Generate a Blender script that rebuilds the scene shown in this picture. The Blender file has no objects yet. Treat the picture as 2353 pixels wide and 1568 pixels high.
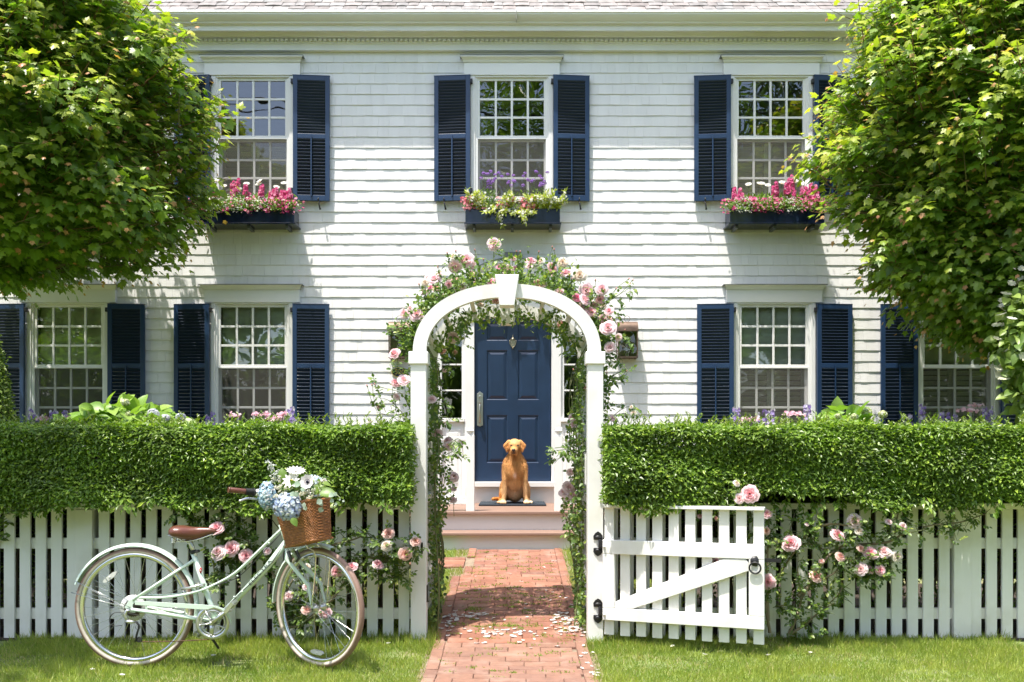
import bpy, math, random
import numpy as np
from mathutils import Vector, Matrix
random.seed(7); rng = np.random.default_rng(11)
R = math.radians
scene = bpy.context.scene
COL = scene.collection
# ---------------------------------------------------------------- camera geometry (photo measured at 2353 px wide)
F = 2100.0; EYE = 1.175; HOR = 1052.0; CX = 1176.5
def W(x, y, Z):                       # a point of the photo at depth Z (metres in front of the camera)
    return np.array([(x-CX)/F*Z, Z, EYE+(HOR-y)/F*Z])
def Z3(ox, oy, sc):
    return lambda zx, zy, Z: W((ox+zx/sc)/1.7408, (oy+zy/sc)/1.7408, Z)
def ground(Z):
    return float(np.interp(Z, [0, 5.3, 5.83, 8.8, 10.9, 14], [-.045, -.045, 0, .288, .33, .33]))
def groundv(Z):
    return np.interp(Z, [0, 5.3, 5.83, 8.8, 10.9, 14], [-.045, -.045, 0, .288, .33, .33])
ZW = 10.9
SUN = np.array([.80, 1.0, -4.0]); SUN = SUN/np.linalg.norm(SUN)
ORG = {}
# ---------------------------------------------------------------- mesh builder
class MB:
    def __init__(s): s.v=[]; s.f=[]; s.c=[]; s.n=0
    def add(s, V, Fc, smooth=False, col=None):
        V=np.asarray(V,float).reshape(-1,3)
        if not isinstance(Fc, list): Fc=[Fc]
        for a in Fc:
            a=np.asarray(a,int)
            if a.ndim==1: a=a[None]
            s.f.append((a+s.n, smooth))
        s.v.append(V); s.n+=len(V)
        if col is None: col=(1,1,1)
        col=np.asarray(col,float)
        s.c.append(np.broadcast_to(col,(len(V),3)).copy())
        return s
    def box(s, a, b, M=None, col=None):
        x0,y0,z0=a; x1,y1,z1=b
        V=np.array([[x0,y0,z0],[x1,y0,z0],[x1,y1,z0],[x0,y1,z0],[x0,y0,z1],[x1,y0,z1],[x1,y1,z1],[x0,y1,z1]],float)
        if M is not None: V=V@np.array(M)[:3,:3].T+np.array(M)[:3,3]
        return s.add(V, np.array([[0,1,5,4],[1,2,6,5],[2,3,7,6],[3,0,4,7],[4,5,6,7],[3,2,1,0]]), col=col)
    def tube(s, pts, r, n=8, cap=True, col=None, smooth=True, flat=1.0):
        P=np.asarray(pts,float); m=len(P)
        r=np.broadcast_to(np.asarray(r,float),(m,))
        T=np.gradient(P,axis=0); T/= (np.linalg.norm(T,axis=1,keepdims=True)+1e-9)
        up=np.array([0,0,1.]) if abs(T[0,2])<.9 else np.array([0,1.,0])
        N=np.cross(T[0],up); N/=np.linalg.norm(N)
        V=[]
        for i in range(m):
            N=N-T[i]*np.dot(N,T[i]); N/=np.linalg.norm(N)+1e-9
            Bn=np.cross(T[i],N)
            a=np.linspace(0,2*np.pi,n,endpoint=False)
            V.append(P[i]+r[i]*(np.cos(a)[:,None]*N+flat*np.sin(a)[:,None]*Bn))
        V=np.concatenate(V)
        i=np.arange(m-1)[:,None]*n; j=np.arange(n)[None]; k=(j+1)%n
        Fq=np.stack([i+j,i+k,i+n+k,i+n+j],-1).reshape(-1,4)
        fs=[Fq]
        s.add(V,Fq,smooth,col)
        if cap:
            s.f.append((np.arange(n)[::-1][None]+s.n-len(V),False)); s.f.append((np.arange(n)[None]+s.n-n,False))
        return s
    def lathe(s, prof, origin, axis=(0,0,1), n=16, col=None, smooth=True, closed=False, colp=None):
        ax=np.array(axis,float); ax/=np.linalg.norm(ax)
        u=np.cross(ax,[0,0,1.]) if abs(ax[2])<.9 else np.cross(ax,[0,1.,0]); u/=np.linalg.norm(u); w=np.cross(ax,u)
        a=np.linspace(0,2*np.pi,n,endpoint=False); V=[]; C=[]
        for q,(r,h) in enumerate(prof):
            V.append(np.array(origin)+ax*h+r*(np.cos(a)[:,None]*u+np.sin(a)[:,None]*w))
            C.append(np.broadcast_to(np.array(colp[q] if colp is not None else (col if col is not None else (1,1,1)),float),(n,3)))
        m=len(prof); V=np.concatenate(V); C=np.concatenate(C)
        i=np.arange(m if closed else m-1)[:,None]; j=np.arange(n)[None]; k=(j+1)%n
        i2=(i+1)%m
        Fq=np.stack([i*n+j,i*n+k,i2*n+k,i2*n+j],-1).reshape(-1,4)
        s.add(V,Fq,smooth,C); return s
    def ell(s, c, r, n=16, m=10, M=None, col=None):
        th=np.linspace(0,np.pi,m); a=np.linspace(0,2*np.pi,n,endpoint=False)
        V=np.stack([np.outer(np.sin(th),np.cos(a)),np.outer(np.sin(th),np.sin(a)),np.outer(np.cos(th),np.ones(n))],-1).reshape(-1,3)*np.array(r)
        if M is not None: V=V@np.array(M)[:3,:3].T
        V=V+np.array(c)
        i=np.arange(m-1)[:,None]*n; j=np.arange(n)[None]; k=(j+1)%n
        s.add(V,np.stack([i+j,i+n+j,i+n+k,i+k],-1).reshape(-1,4),True,col); return s
    def prism(s, poly, y0, y1, col=None, smooth=False):     # poly in (x,z), extruded along y
        P=np.asarray(poly,float); n=len(P)
        V=np.concatenate([np.c_[P[:,0],np.full(n,y0),P[:,1]],np.c_[P[:,0],np.full(n,y1),P[:,1]]])
        j=np.arange(n); k=(j+1)%n
        s.add(V,[np.stack([j,j+n,k+n,k],-1),np.arange(n)[None],(np.arange(n)[::-1]+n)[None]],smooth,col); return s
    def scatter(s, tv, tf, P, Rm, S, col, smooth=False, tc=None):
        # tv k,3 ; tf m,3 ; P n,3 ; Rm n,3,3 (columns = local axes) ; S n or n,3 ; col n,3
        tv=np.asarray(tv,float); tf=np.asarray(tf,int); n=len(P)
        if n==0: return s
        smooth=smooth or len(tv) in (8,11,14)
        S=np.asarray(S,float)
        if S.ndim==1: S=S[:,None]
        L=tv[None]*S[:,None,:]
        V=np.einsum('nij,nkj->nki',Rm,L)+np.asarray(P)[:,None,:]
        Fc=(tf[None]+np.arange(n)[:,None,None]*len(tv)).reshape(-1,tf.shape[1])
        C=np.broadcast_to(np.asarray(col,float)[:,None,:],(n,len(tv),3)).copy()
        if tc is not None: C=C*np.asarray(tc)[None]
        s.f.append((Fc+s.n,smooth)); s.v.append(V.reshape(-1,3)); s.c.append(C.reshape(-1,3)); s.n+=n*len(tv); return s
    def mesh(s, name, org=(0,0,0)):
        me=bpy.data.meshes.new(name)
        V=np.concatenate(s.v)-np.array(org,float); C=np.concatenate(s.c)
        loops=np.concatenate([a.ravel() for a,_ in s.f])
        tot=np.concatenate([np.full(len(a),a.shape[1]) for a,_ in s.f])
        sm=np.concatenate([np.full(len(a),b) for a,b in s.f])
        me.vertices.add(len(V)); me.vertices.foreach_set('co',V.ravel().astype(np.float32))
        me.loops.add(len(loops)); me.loops.foreach_set('vertex_index',loops.astype(np.int32))
        me.polygons.add(len(tot)); st=np.concatenate([[0],np.cumsum(tot)[:-1]])
        me.polygons.foreach_set('loop_start',st.astype(np.int32))
        me.update(calc_edges=True)
        me.polygons.foreach_set('use_smooth',sm.astype(bool))
        at=me.attributes.new('col','FLOAT_COLOR','POINT')
        at.data.foreach_set('color',np.c_[C,np.ones(len(C))].ravel().astype(np.float32))
        me.validate(); me.update()
        return me
def tag(o, label=None, cat=None, group=None, kind=None):
    if label: o['label']=label
    if cat: o['category']=cat
    if group: o['group']=group
    if kind: o['kind']=kind
    return o
def empty(name, loc, label, cat, group=None):
    o=bpy.data.objects.new(name,None); COL.objects.link(o); o.location=tuple(float(v) for v in loc); o.empty_display_size=.1
    ORG[o]=np.array(loc,float); return tag(o,label,cat,group)
def part(name, mb, mat, parent, bevel=0, label=None, seg=2):
    org=ORG[parent]; me=mb.mesh(name,org) if isinstance(mb,MB) else mb
    me.materials.clear(); me.materials.append(mat)
    o=bpy.data.objects.new(name,me); COL.objects.link(o); o.parent=parent; ORG[o]=org
    if bevel: addbevel(o,bevel,seg)
    if label: o['label']=label
    return o
def addbevel(o,w,seg=2):
    m=o.modifiers.new('bevel','BEVEL'); m.width=w; m.segments=seg; m.limit_method='ANGLE'; m.angle_limit=R(35)
def solo(name, mb, mat, loc=(0,0,0), label=None, cat=None, group=None, kind=None, bevel=0):
    me=mb.mesh(name,loc) if isinstance(mb,MB) else mb
    me.materials.clear(); me.materials.append(mat)
    o=bpy.data.objects.new(name,me); COL.objects.link(o); o.location=tuple(float(v) for v in loc); ORG[o]=np.array(loc,float)
    if bevel: addbevel(o,bevel)
    return tag(o,label,cat,group,kind)
def instpart(name, me, parent, loc, Rm=None, sc=1.0):       # a shared mesh placed as a part (world location)
    o=bpy.data.objects.new(name,me); COL.objects.link(o); o.parent=parent
    M=Matrix.Identity(4)
    if Rm is not None:
        M=Matrix([list(map(float,r)) for r in Rm]).to_4x4()
    loc=np.array(loc,float)-ORG[parent]
    o.matrix_local=Matrix.Translation(Vector(loc.tolist()))@M@Matrix.Scale(float(sc),4)
    return o
# ---------------------------------------------------------------- materials
MATS={}
def newmat(name):
    m=bpy.data.materials.new(name); m.use_nodes=True; nt=m.node_tree; nt.nodes.clear()
    out=nt.nodes.new('ShaderNodeOutputMaterial'); MATS[name]=m
    return m,nt,nt.nodes.new,nt.links.new,out
def rgb(c): return (c[0],c[1],c[2],1)
def mk(name, base=(.8,.8,.8), rough=.5, metal=0, var=.06, vscale=6, bump=0, bscale=60, usecol=False, spec=.5, bstretch=(1,1,1), coat=0, dirt=None, dscale=2):
    m,nt,N,L,out=newmat(name)
    p=N('ShaderNodeBsdfPrincipled'); L(p.outputs[0],out.inputs[0])
    p.inputs['Roughness'].default_value=rough; p.inputs['Metallic'].default_value=metal
    p.inputs['Specular IOR Level'].default_value=spec; p.inputs['Coat Weight'].default_value=coat
    tc=N('ShaderNodeTexCoord'); mp=N('ShaderNodeMapping'); L(tc.outputs['Object'],mp.inputs[0]); mp.inputs['Scale'].default_value=bstretch
    nz=N('ShaderNodeTexNoise'); nz.inputs['Scale'].default_value=vscale; nz.inputs['Detail'].default_value=6; L(mp.outputs[0],nz.inputs['Vector'])
    mr=N('ShaderNodeMapRange'); mr.inputs['From Min'].default_value=.3; mr.inputs['From Max'].default_value=.7
    mr.inputs['To Min'].default_value=1-var; mr.inputs['To Max'].default_value=1+var; L(nz.outputs[0],mr.inputs[0])
    mx=N('ShaderNodeMix'); mx.data_type='RGBA'; mx.blend_type='MULTIPLY'; mx.inputs[0].default_value=1
    if usecol:
        a=N('ShaderNodeAttribute'); a.attribute_name='col'; L(a.outputs['Color'],mx.inputs[6])
    else: mx.inputs[6].default_value=rgb(base)
    L(mr.outputs[0],mx.inputs[7]); last=mx.outputs[2]
    if dirt is not None:
        n2=N('ShaderNodeTexNoise'); n2.inputs['Scale'].default_value=dscale; n2.inputs['Detail'].default_value=8; L(tc.outputs['Object'],n2.inputs['Vector'])
        r2=N('ShaderNodeMapRange'); r2.inputs['From Min'].default_value=.5; r2.inputs['From Max'].default_value=.72; r2.inputs['To Max'].default_value=dirt[3]
        L(n2.outputs[0],r2.inputs[0]); m2=N('ShaderNodeMix'); m2.data_type='RGBA'; L(r2.outputs[0],m2.inputs[0]); L(last,m2.inputs[6]); m2.inputs[7].default_value=rgb(dirt); last=m2.outputs[2]
    L(last,p.inputs['Base Color'])
    if bump:
        nb=N('ShaderNodeTexNoise'); nb.inputs['Scale'].default_value=bscale; nb.inputs['Detail'].default_value=4; L(mp.outputs[0],nb.inputs['Vector'])
        b=N('ShaderNodeBump'); b.inputs['Strength'].default_value=bump; b.inputs['Distance'].default_value=.004; L(nb.outputs[0],b.inputs['Height']); L(b.outputs[0],p.inputs['Normal'])
    return m
def mkleaf(name, rough=.42, tr=.35, boost=(1.25,1.35,.55), spec=.5):
    m,nt,N,L,out=newmat(name)
    p=N('ShaderNodeBsdfPrincipled'); p.inputs['Roughness'].default_value=rough; p.inputs['Specular IOR Level'].default_value=spec
    a=N('ShaderNodeAttribute'); a.attribute_name='col'; L(a.outputs['Color'],p.inputs['Base Color'])
    t=N('ShaderNodeBsdfTranslucent'); mx=N('ShaderNodeMix'); mx.data_type='RGBA'; mx.blend_type='MULTIPLY'; mx.inputs[0].default_value=1
    L(a.outputs['Color'],mx.inputs[6]); mx.inputs[7].default_value=(boost[0],boost[1],boost[2],1); L(mx.outputs[2],t.inputs[0])
    ms=N('ShaderNodeMixShader'); ms.inputs[0].default_value=tr; L(p.outputs[0],ms.inputs[1]); L(t.outputs[0],ms.inputs[2]); L(ms.outputs[0],out.inputs[0])
    return m
def mkglass(name, refl=.2, tint=(.9,.95,.93)):
    m,nt,N,L,out=newmat(name)
    t=N('ShaderNodeBsdfTransparent'); t.inputs[0].default_value=rgb(tint)
    g=N('ShaderNodeBsdfGlossy'); g.inputs['Roughness'].default_value=.0; g.inputs[0].default_value=(1,1,1,1)
    fr=N('ShaderNodeFresnel'); fr.inputs[0].default_value=1.5
    ad=N('ShaderNodeMath'); ad.operation='ADD'; ad.inputs[1].default_value=refl; L(fr.outputs[0],ad.inputs[0])
    tc=N('ShaderNodeTexCoord'); nz=N('ShaderNodeTexNoise'); nz.inputs['Scale'].default_value=2.2; nz.inputs['Detail'].default_value=1; L(tc.outputs['Object'],nz.inputs['Vector'])
    b=N('ShaderNodeBump'); b.inputs['Strength'].default_value=.25; b.inputs['Distance'].default_value=.012; L(nz.outputs[0],b.inputs['Height']); L(b.outputs[0],g.inputs['Normal'])
    ms=N('ShaderNodeMixShader'); L(ad.outputs[0],ms.inputs[0]); L(t.outputs[0],ms.inputs[1]); L(g.outputs[0],ms.inputs[2]); L(ms.outputs[0],out.inputs[0])
    return m
def mkscreen(name):
    m,nt,N,L,out=newmat(name)
    t=N('ShaderNodeBsdfTransparent'); d=N('ShaderNodeBsdfDiffuse'); d.inputs[0].default_value=(.16,.15,.135,1)
    ms=N('ShaderNodeMixShader'); ms.inputs[0].default_value=.36; L(t.outputs[0],ms.inputs[1]); L(d.outputs[0],ms.inputs[2]); L(ms.outputs[0],out.inputs[0])
    return m
mWHITE=mk('white_paint',(.81,.80,.78),.45,var=.03,vscale=3,bump=.25,bscale=45,bstretch=(1,1,.12),dirt=(.50,.48,.38,.36),dscale=4)
mTRIM=mk('trim_paint',(.81,.80,.775),.42,var=.025,vscale=3,bump=.08,bscale=30,dirt=(.5,.49,.44,.16),dscale=1.3)
mSID=mk('shingle_paint',usecol=True,rough=.62,var=.035,vscale=9,bump=.35,bscale=70,bstretch=(1,1,.12),dirt=(.55,.55,.53,.14),dscale=1.1)
mCREAM=mk('eave_paint',(.81,.80,.76),.5,var=.03,vscale=2,dirt=(.55,.53,.46,.25),dscale=2.2)
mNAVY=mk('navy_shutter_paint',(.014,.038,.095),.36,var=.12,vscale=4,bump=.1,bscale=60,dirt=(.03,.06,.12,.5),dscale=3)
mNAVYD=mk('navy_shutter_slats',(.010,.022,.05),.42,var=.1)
mDOOR=mk('door_paint',(.013,.031,.070),.3,var=.12,vscale=5,bump=.06,bscale=50)
mBOX=mk('box_paint',(.008,.014,.035),.16,var=.3,vscale=10,bump=.2,bscale=20,bstretch=(1,1,.3),dirt=(.04,.07,.12,.18),dscale=6)
mROOF=mk('roof_shakes',usecol=True,rough=.85,var=.2,vscale=14,bump=.8,bscale=60,bstretch=(1,.2,.2))
mCOPPER=mk('aged_copper',(.13,.085,.06),.5,metal=.55,var=.3,vscale=14,bump=.2,bscale=30)
mBRASS=mk('dull_brass',(.42,.36,.24),.38,metal=.85,var=.15,vscale=30)
mNICK=mk('nickel',(.55,.53,.48),.28,metal=.95,var=.08)
mCHROME=mk('chrome',(.72,.72,.70),.16,metal=1,var=.05)
mALU=mk('aluminium',(.62,.62,.61),.3,metal=.9,var=.06)
mIRON=mk('black_iron',(.014,.014,.016),.42,var=.2,bump=.25,bscale=60)
mRUBB=mk('black_rubber',(.02,.02,.02),.6)
mDECK=mk('deck_board',(.25,.155,.115),.55,var=.14,vscale=12,bump=.3,bscale=40,bstretch=(.1,1,1))
mBRICK=mk('clay_brick',usecol=True,rough=.85,var=.12,vscale=22,bump=.8,bscale=120,dirt=(.40,.29,.23,.4),dscale=7)
mSAND=mk('joint_sand',(.24,.185,.13),.95,var=.3,vscale=30,bump=.5,bscale=150)
mMINT=mk('mint_paint',(.63,.75,.65),.22,var=.02,coat=.4)
mTYRE=mk('tyre_rubber',usecol=True,rough=.6,var=.1,vscale=40,bump=.2,bscale=120)
mSAD=mk('brown_leather',(.125,.044,.028),.28,var=.15,vscale=14,bump=.15,bscale=120)
mWICK=mk('wicker',(.33,.135,.045),.45,var=.35,vscale=60,bump=.3,bscale=200)
mREFL=mk('reflector_plastic',(.62,.62,.6),.12,var=.1,vscale=120,coat=.5)
mRED=mk('red_badge',(.5,.012,.012),.3); mINK=mk('badge_ink',(.05,.06,.055),.4); mGOLD=mk('gold_leaf',(.62,.45,.12),.35,metal=.5)
mSHADE=mk('roman_shade_cloth',(.78,.79,.70),.9,var=.05,vscale=8); mROOM=mk('room_plaster',(.30,.26,.23),.9); mBLIND=mk('indoor_shutter',(.78,.75,.68),.5)
mMAT=mk('bristle_mat',(.022,.032,.045),.95,var=.4,vscale=90,bump=1,bscale=400)
mGLASS=mkglass('window_glass',.10); mLGL=mkglass('lantern_glass',.03,(.8,.82,.8)); mSCREEN=mkscreen('insect_screen')
mLEAF=mkleaf('maple_leaf',.38,.43,(1.3,1.5,.5),.5); mHEDGE=mkleaf('hedge_leaf',.38,.28,(1.3,1.5,.5),.5); mGARD=mkleaf('garden_leaf',.42,.35); mGRASS=mkleaf('grass_blade',.5,.4,(1.2,1.2,.6))
mPETAL=mkleaf('flower_petal',.6,.4,(1.05,.95,.95),.3)
mBARK=mk('bark',(.10,.078,.058),.9,var=.4,vscale=20,bump=1,bscale=40); mSTEM=mk('green_stem',usecol=True,rough=.6,var=.15)
mSOIL=mk('soil',(.045,.032,.022),.95,var=.5,vscale=40,bump=1,bscale=90)
mLAWN=mk('turf',(.15,.19,.06),.95,var=.35,vscale=9,bump=1,bscale=80,dirt=(.24,.19,.11,.8),dscale=3.5)
mROAD=mk('asphalt',(.06,.06,.062),.9,var=.2,vscale=30,bump=.5,bscale=200)
mFUR=mk('dog_fur',usecol=True,rough=.72,var=.16,vscale=30,bump=.9,bscale=110,bstretch=(2.2,2.2,.35),spec=.35)
mEYE=mk('dark_eye',(.01,.006,.004),.12); mNOSE=mk('dog_nose',(.035,.02,.018),.35,bump=.3,bscale=300)
mBULB=mk('candle_tube',(.75,.68,.5),.4)
# ---------------------------------------------------------------- directions
def unit(v): v=np.asarray(v,float); return v/(np.linalg.norm(v,axis=-1,keepdims=True)+1e-9)
def frames(d, n):                       # leaf frames: y axis = d (towards the tip), z axis close to n
    d=unit(d); x=unit(np.cross(d,n)); z=np.cross(x,d)
    return np.stack([x,d,z],-1)
def rv(n,s=1.0): return rng.normal(0,s,(n,3))
def mixc(a,b,t): t=np.asarray(t)[:,None]; return np.array(a)*(1-t)+np.array(b)*t
# templates (unit length along y)
def fan(outline, centre):
    o=np.array(outline,float); V=np.vstack([[centre],o]); n=len(o)
    T=np.array([[0,1+i,1+(i+1)%n] for i in range(n)])
    return V,T
half=[(.05,.0),(.16,-.06),(.40,.02),(.30,.14),(.52,.34),(.55,.55),(.40,.48),(.24,.52),(.27,.70),(.12,.74),(0,1.0)]
ml=[(x,y) for x,y in half]+[(-x,y) for x,y in half[-2::-1]]
MAPLE=fan([(x,y,-.28*abs(x)**1.5-.18*max(0,y-.5)**1.6-.0) for x,y in ml],(0,.28,.03))
def oval(w=.27,fold=.1,droop=.12,k=3):
    ys=np.linspace(0,1,k+2); V=[(0,0,0)]; 
    for y in ys[1:-1]:
        ww=w*math.sin(math.pi*y**.85)**.8
        V+=[(-ww,y,fold*ww*3-droop*y*y),(0,y,-droop*y*y),(ww,y,fold*ww*3-droop*y*y)]
    V.append((0,1,-droop)); T=[[0,2,1],[0,3,2]]
    for i in range(k-1):
        a=1+3*i; b=a+3
        T+=[[a,a+1,b+1],[a,b+1,b],[a+1,a+2,b+2],[a+1,b+2,b+1]]
    a=1+3*(k-1); e=len(V)-1; T+=[[a,a+1,e],[a+1,a+2,e]]
    return np.array(V,float),np.array(T)
OVAL=oval(); PRIVET=oval(.22,.18,.1,1); ROSEL=oval(.33,.12,.15,2); BIGL=oval(.36,.14,.3,4); NARROW=oval(.12,.1,.1,2)
BLADE=(np.array([(-.5,0,0),(.5,0,0),(-.35,.5,.06),(.35,.5,.06),(0,1,.28)],float),np.array([[0,1,3],[0,3,2],[2,3,4]]))
PETAL=oval(.2,.1,-.12,2)
def flower_tpl(k,w=.32,cup=.2):
    V=[(0,0,0)];T=[]
    for i in range(k):
        a=2*math.pi*i/k
        for da,r,z in ((-w,.6,cup*.5),(-w*.7,1,cup),(w*.7,1,cup*.9),(w,.6,cup*.5)):
            V.append((r*math.cos(a+da*2*math.pi/k*1.4),r*math.sin(a+da*2*math.pi/k*1.4),z))
        b=1+4*i; T+=[[0,b+3,b],[b,b+3,b+2],[b,b+2,b+1]]
    return np.array(V,float),np.array(T)
FLOR5=flower_tpl(5); FLOR4=flower_tpl(4,.36,.12)
# ================================================================= HOUSE
house=empty('house',(0,ZW,.3),'white two storey shingled house with navy shutters and a navy front door','house')
wz=lambda rel: rel+EYE
wx=lambda D: (D-CX)/192.66
UP=dict(ct=4.761,cb=4.696,fb=4.545,g1t=4.493,g1b=3.839,g2t=3.780,g2b=3.129,bot=3.070,st=4.527,sb=3.045)
LO=dict(ct=2.050,cb=1.997,fb=1.843,g1t=1.793,g1b=1.110,g2t=1.066,g2b=.370,bot=.31,st=1.818,sb=.27)
WIN=[(wx(581.9),UP,'upper','left'),(wx(1176.1),UP,'upper','centre'),(wx(1770.9),UP,'upper','right'),
     (wx(158.9),LO,'lower','farleft'),(wx(580.7),LO,'lower','left'),(wx(1777.5),LO,'lower','right'),(wx(2197.9),LO,'lower','farright')]
DCX=wx(1178.5)
holes=[(c-.43,c+.43,wz(d['g2b'])-.03,wz(d['g1t'])+.03) for c,d,_,_ in WIN]+[(DCX-.87,DCX+.87,wz(-.56),wz(1.80))]
XL,XR=-7.6,7.6; ZT=wz(4.86); Z0=.2
def gridwall(mb,x0,x1,z0,z1,y0,y1,hs):
    xs=sorted(set([x0,x1]+[v for h in hs for v in h[:2]])); zs=sorted(set([z0,z1]+[v for h in hs for v in h[2:]]))
    for a,b in zip(xs,xs[1:]):
        run=None
        for c,d in zip(zs,zs[1:]):
            mx,mz=(a+b)/2,(c+d)/2
            inh=any(h[0]<mx<h[1] and h[2]<mz<h[3] for h in hs)
            if not inh: run=(run[0],d) if run else (c,d)
            if inh and run: mb.box((a,y0,run[0]),(b,y1,run[1])); run=None
        if run: mb.box((a,y0,run[0]),(b,y1,run[1]))
w=MB(); gridwall(w,XL,XR,Z0,wz(5.0),ZW+.012,ZW+.10,holes)
w.box((XL,ZW+.1,Z0),(XL+.1,ZW+8,wz(5)));w.box((XR-.1,ZW+.1,Z0),(XR,ZW+8,wz(5)));w.box((XL,ZW+7.9,Z0),(XR,ZW+8,wz(5)))
wall=part('wall',w,mWHITE,house)
# shingles, every one its own wedge
sh=MB(); V=[];C=[]
EXPO=.1273; top=wz(4.845); course=0; zt=top
SH=[]
while zt>Z0:
    zb=zt-EXPO; x=XL+random.uniform(-.15,0); wob=random.uniform(-.0012,.0012)
    while x<XR:
        wd=random.choice([.085,.1,.12,.135,.15,.17,.19])*random.uniform(.9,1.1)
        a,b=x,min(x+wd,XR); x+=wd
        segs=[(a,b)]
        for h in holes:
            if zb<h[3]-.004 and zt>h[2]+.004:
                ns=[]
                for (p,q) in segs:
                    if q<=h[0] or p>=h[1]: ns.append((p,q))
                    else:
                        if p<h[0]: ns.append((p,h[0]))
                        if q>h[1]: ns.append((h[1],q))
                segs=ns
        for p,q in segs:
            if q-p<.006: continue
            SH.append((p+.0009,q-.0009,zb+wob+random.uniform(-.0016,.0016),zt+.012,.0062+random.uniform(-.0015,.0032),random.uniform(-.0012,.0012)))
    zt=zb; course+=1
A=np.array(SH); n=len(A)
x0,x1,zb,zt_,th,tl=A.T
yb=ZW+.012-.004-th; yt=np.full(n,ZW+.0105)
V=np.zeros((n,8,3))
for i,(X,Y,Zz) in enumerate([(x0,yb,zb),(x1,yb,zb+tl),(x1,yt,zt_),(x0,yt,zt_),(x0,ZW+.012,zb),(x1,ZW+.012,zb+tl),(x1,ZW+.012,zt_),(x0,ZW+.012,zt_)]):
    V[:,i,0]=X; V[:,i,1]=Y; V[:,i,2]=Zz
T=np.array([[0,1,2,3],[4,5,1,0],[0,3,7,4],[1,5,6,2]])
Fc=(T[None]+np.arange(n)[:,None,None]*8).reshape(-1,4)
g=rng.uniform(.955,1.01,n); cc=np.stack([.82*g,.805*g,.79*g],-1)
sh.add(V.reshape(-1,3),Fc,False,np.repeat(cc,8,0))
part('shingle_siding',sh,mSID,wall)
# roof of wooden shakes
ra=R(43.4); e0=np.array([0,ZW-.28,wz(5.150)]); up=np.array([0,math.cos(ra),math.sin(ra)]); nr=np.array([0,-math.sin(ra),math.cos(ra)])
rf=MB(); SHK=[]
for c in range(46):
    x=XL-.2+random.uniform(-.15,0)
    while x<XR+.2:
        wd=random.uniform(.10,.22); SHK.append((x+.003,min(x+wd,XR+.2)-.003,c*.127+random.uniform(-.008,.008),random.uniform(.014,.024),random.uniform(.75,1.15),random.random())); x+=wd
A=np.array(SHK); n=len(A); x0,x1,s0,th,g,h=A.T
def rp(X,s,t): return np.stack([X,e0[1]+s*up[1]+t*nr[1],e0[2]+s*up[2]+t*nr[2]],-1)
cup=rng.uniform(0,.006,n)
V=np.stack([rp(x0,s0,th),rp((x0+x1)/2,s0,th+cup),rp(x1,s0,th),rp(x1,s0+.30,0*th+.002),rp(x0,s0+.30,0*th+.002),rp(x0,s0,0*th-.004),rp(x1,s0,0*th-.004)],1)
T3=np.array([[0,1,4],[1,3,4],[1,2,3]]);T4=np.array([[5,6,2,1],[0,4,5,5]])
base=np.arange(n)[:,None,None]*7
cc=mixc((.27,.26,.25),(.24,.21,.195),h)*g[:,None]
rf.add(V.reshape(-1,3),[(T3[None]+base).reshape(-1,3),(np.array([[5,6,2,1]])[None]+base).reshape(-1,4),(np.array([[5,1,0],[0,4,5],[2,6,3]])[None]+base).reshape(-1,3)],False,np.repeat(cc,7,0))
q=[rp(np.array([X]),np.array([s]),np.array([-.006]))[0] for X,s in ((XL-.2,0),(XR+.2,0),(XR+.2,5.8),(XL-.2,5.8))]
rf.add(q,np.array([[0,1,2,3]]),False,(.15,.14,.13))
b2=[q[3],q[2],q[2]+np.array([0,4.2,-4.0]),q[3]+np.array([0,4.2,-4.0])]; rf.add(b2,np.array([[0,1,2,3]]),False,(.3,.27,.25))
part('roof',rf,mROOF,house)
# eave stack
def extr(prof,xa,xb):
    m=MB(); P=np.array([(d-.12,z*(11.02-d)/(10.9-d)) if d>.3 else (d,z) for d,z in prof],float); k=len(P)
    Vv=np.concatenate([np.c_[np.full(k,xa),ZW-P[:,0],P[:,1]+EYE],np.c_[np.full(k,xb),ZW-P[:,0],P[:,1]+EYE]]); j=np.arange(k); kk=(j+1)%k
    m.add(Vv,[np.stack([j,kk,kk+k,j+k],-1),j[::-1][None],(j+k)[None]]); return m
gut=[(.46,5.118),(.475,5.108),(.475,5.085),(.462,5.078),(.462,5.066),(.44,5.045),(.41,5.025),(.385,5.018),(.385,5.004),(.36,4.998),(.33,4.998),(.33,5.118),(.345,5.118),(.345,5.02),(.40,5.04),(.445,5.075),(.45,5.105)]
part('gutter',extr(gut,XL-.2,XR+.2),mTRIM,house)
g=MB(); 
for X in (wx(1186),wx(300),wx(2080)): g.box((X-.003,ZW-.358,wz(5.055)),(X+.003,ZW-.28,wz(5.165)))
part('gutter_joint',g,mk('joint_line',(.35,.34,.3),.7),house)
part('cornice',extr([(.325,5.10),(.34,5.10),(.34,4.935),(.315,4.935),(.315,4.985),(.13,4.985),(.12,4.972),(.10,4.965),(.10,5.1)],XL-.1,XR+.1),mCREAM,house)
d=MB(); x=XL
while x<XR: d.box((x,ZW-.086,wz(4.938)),(x+.034,ZW-.05,wz(4.9645))); x+=.0565
part('dentil_moulding',d,mCREAM,house)
part('frieze_board',extr([(.05,5.0),(.05,4.918),(.038,4.914),(.038,4.852),(.05,4.846),(.05,4.838),(-.01,4.838),(-.01,5.0)],XL,XR),mCREAM,house)
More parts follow.
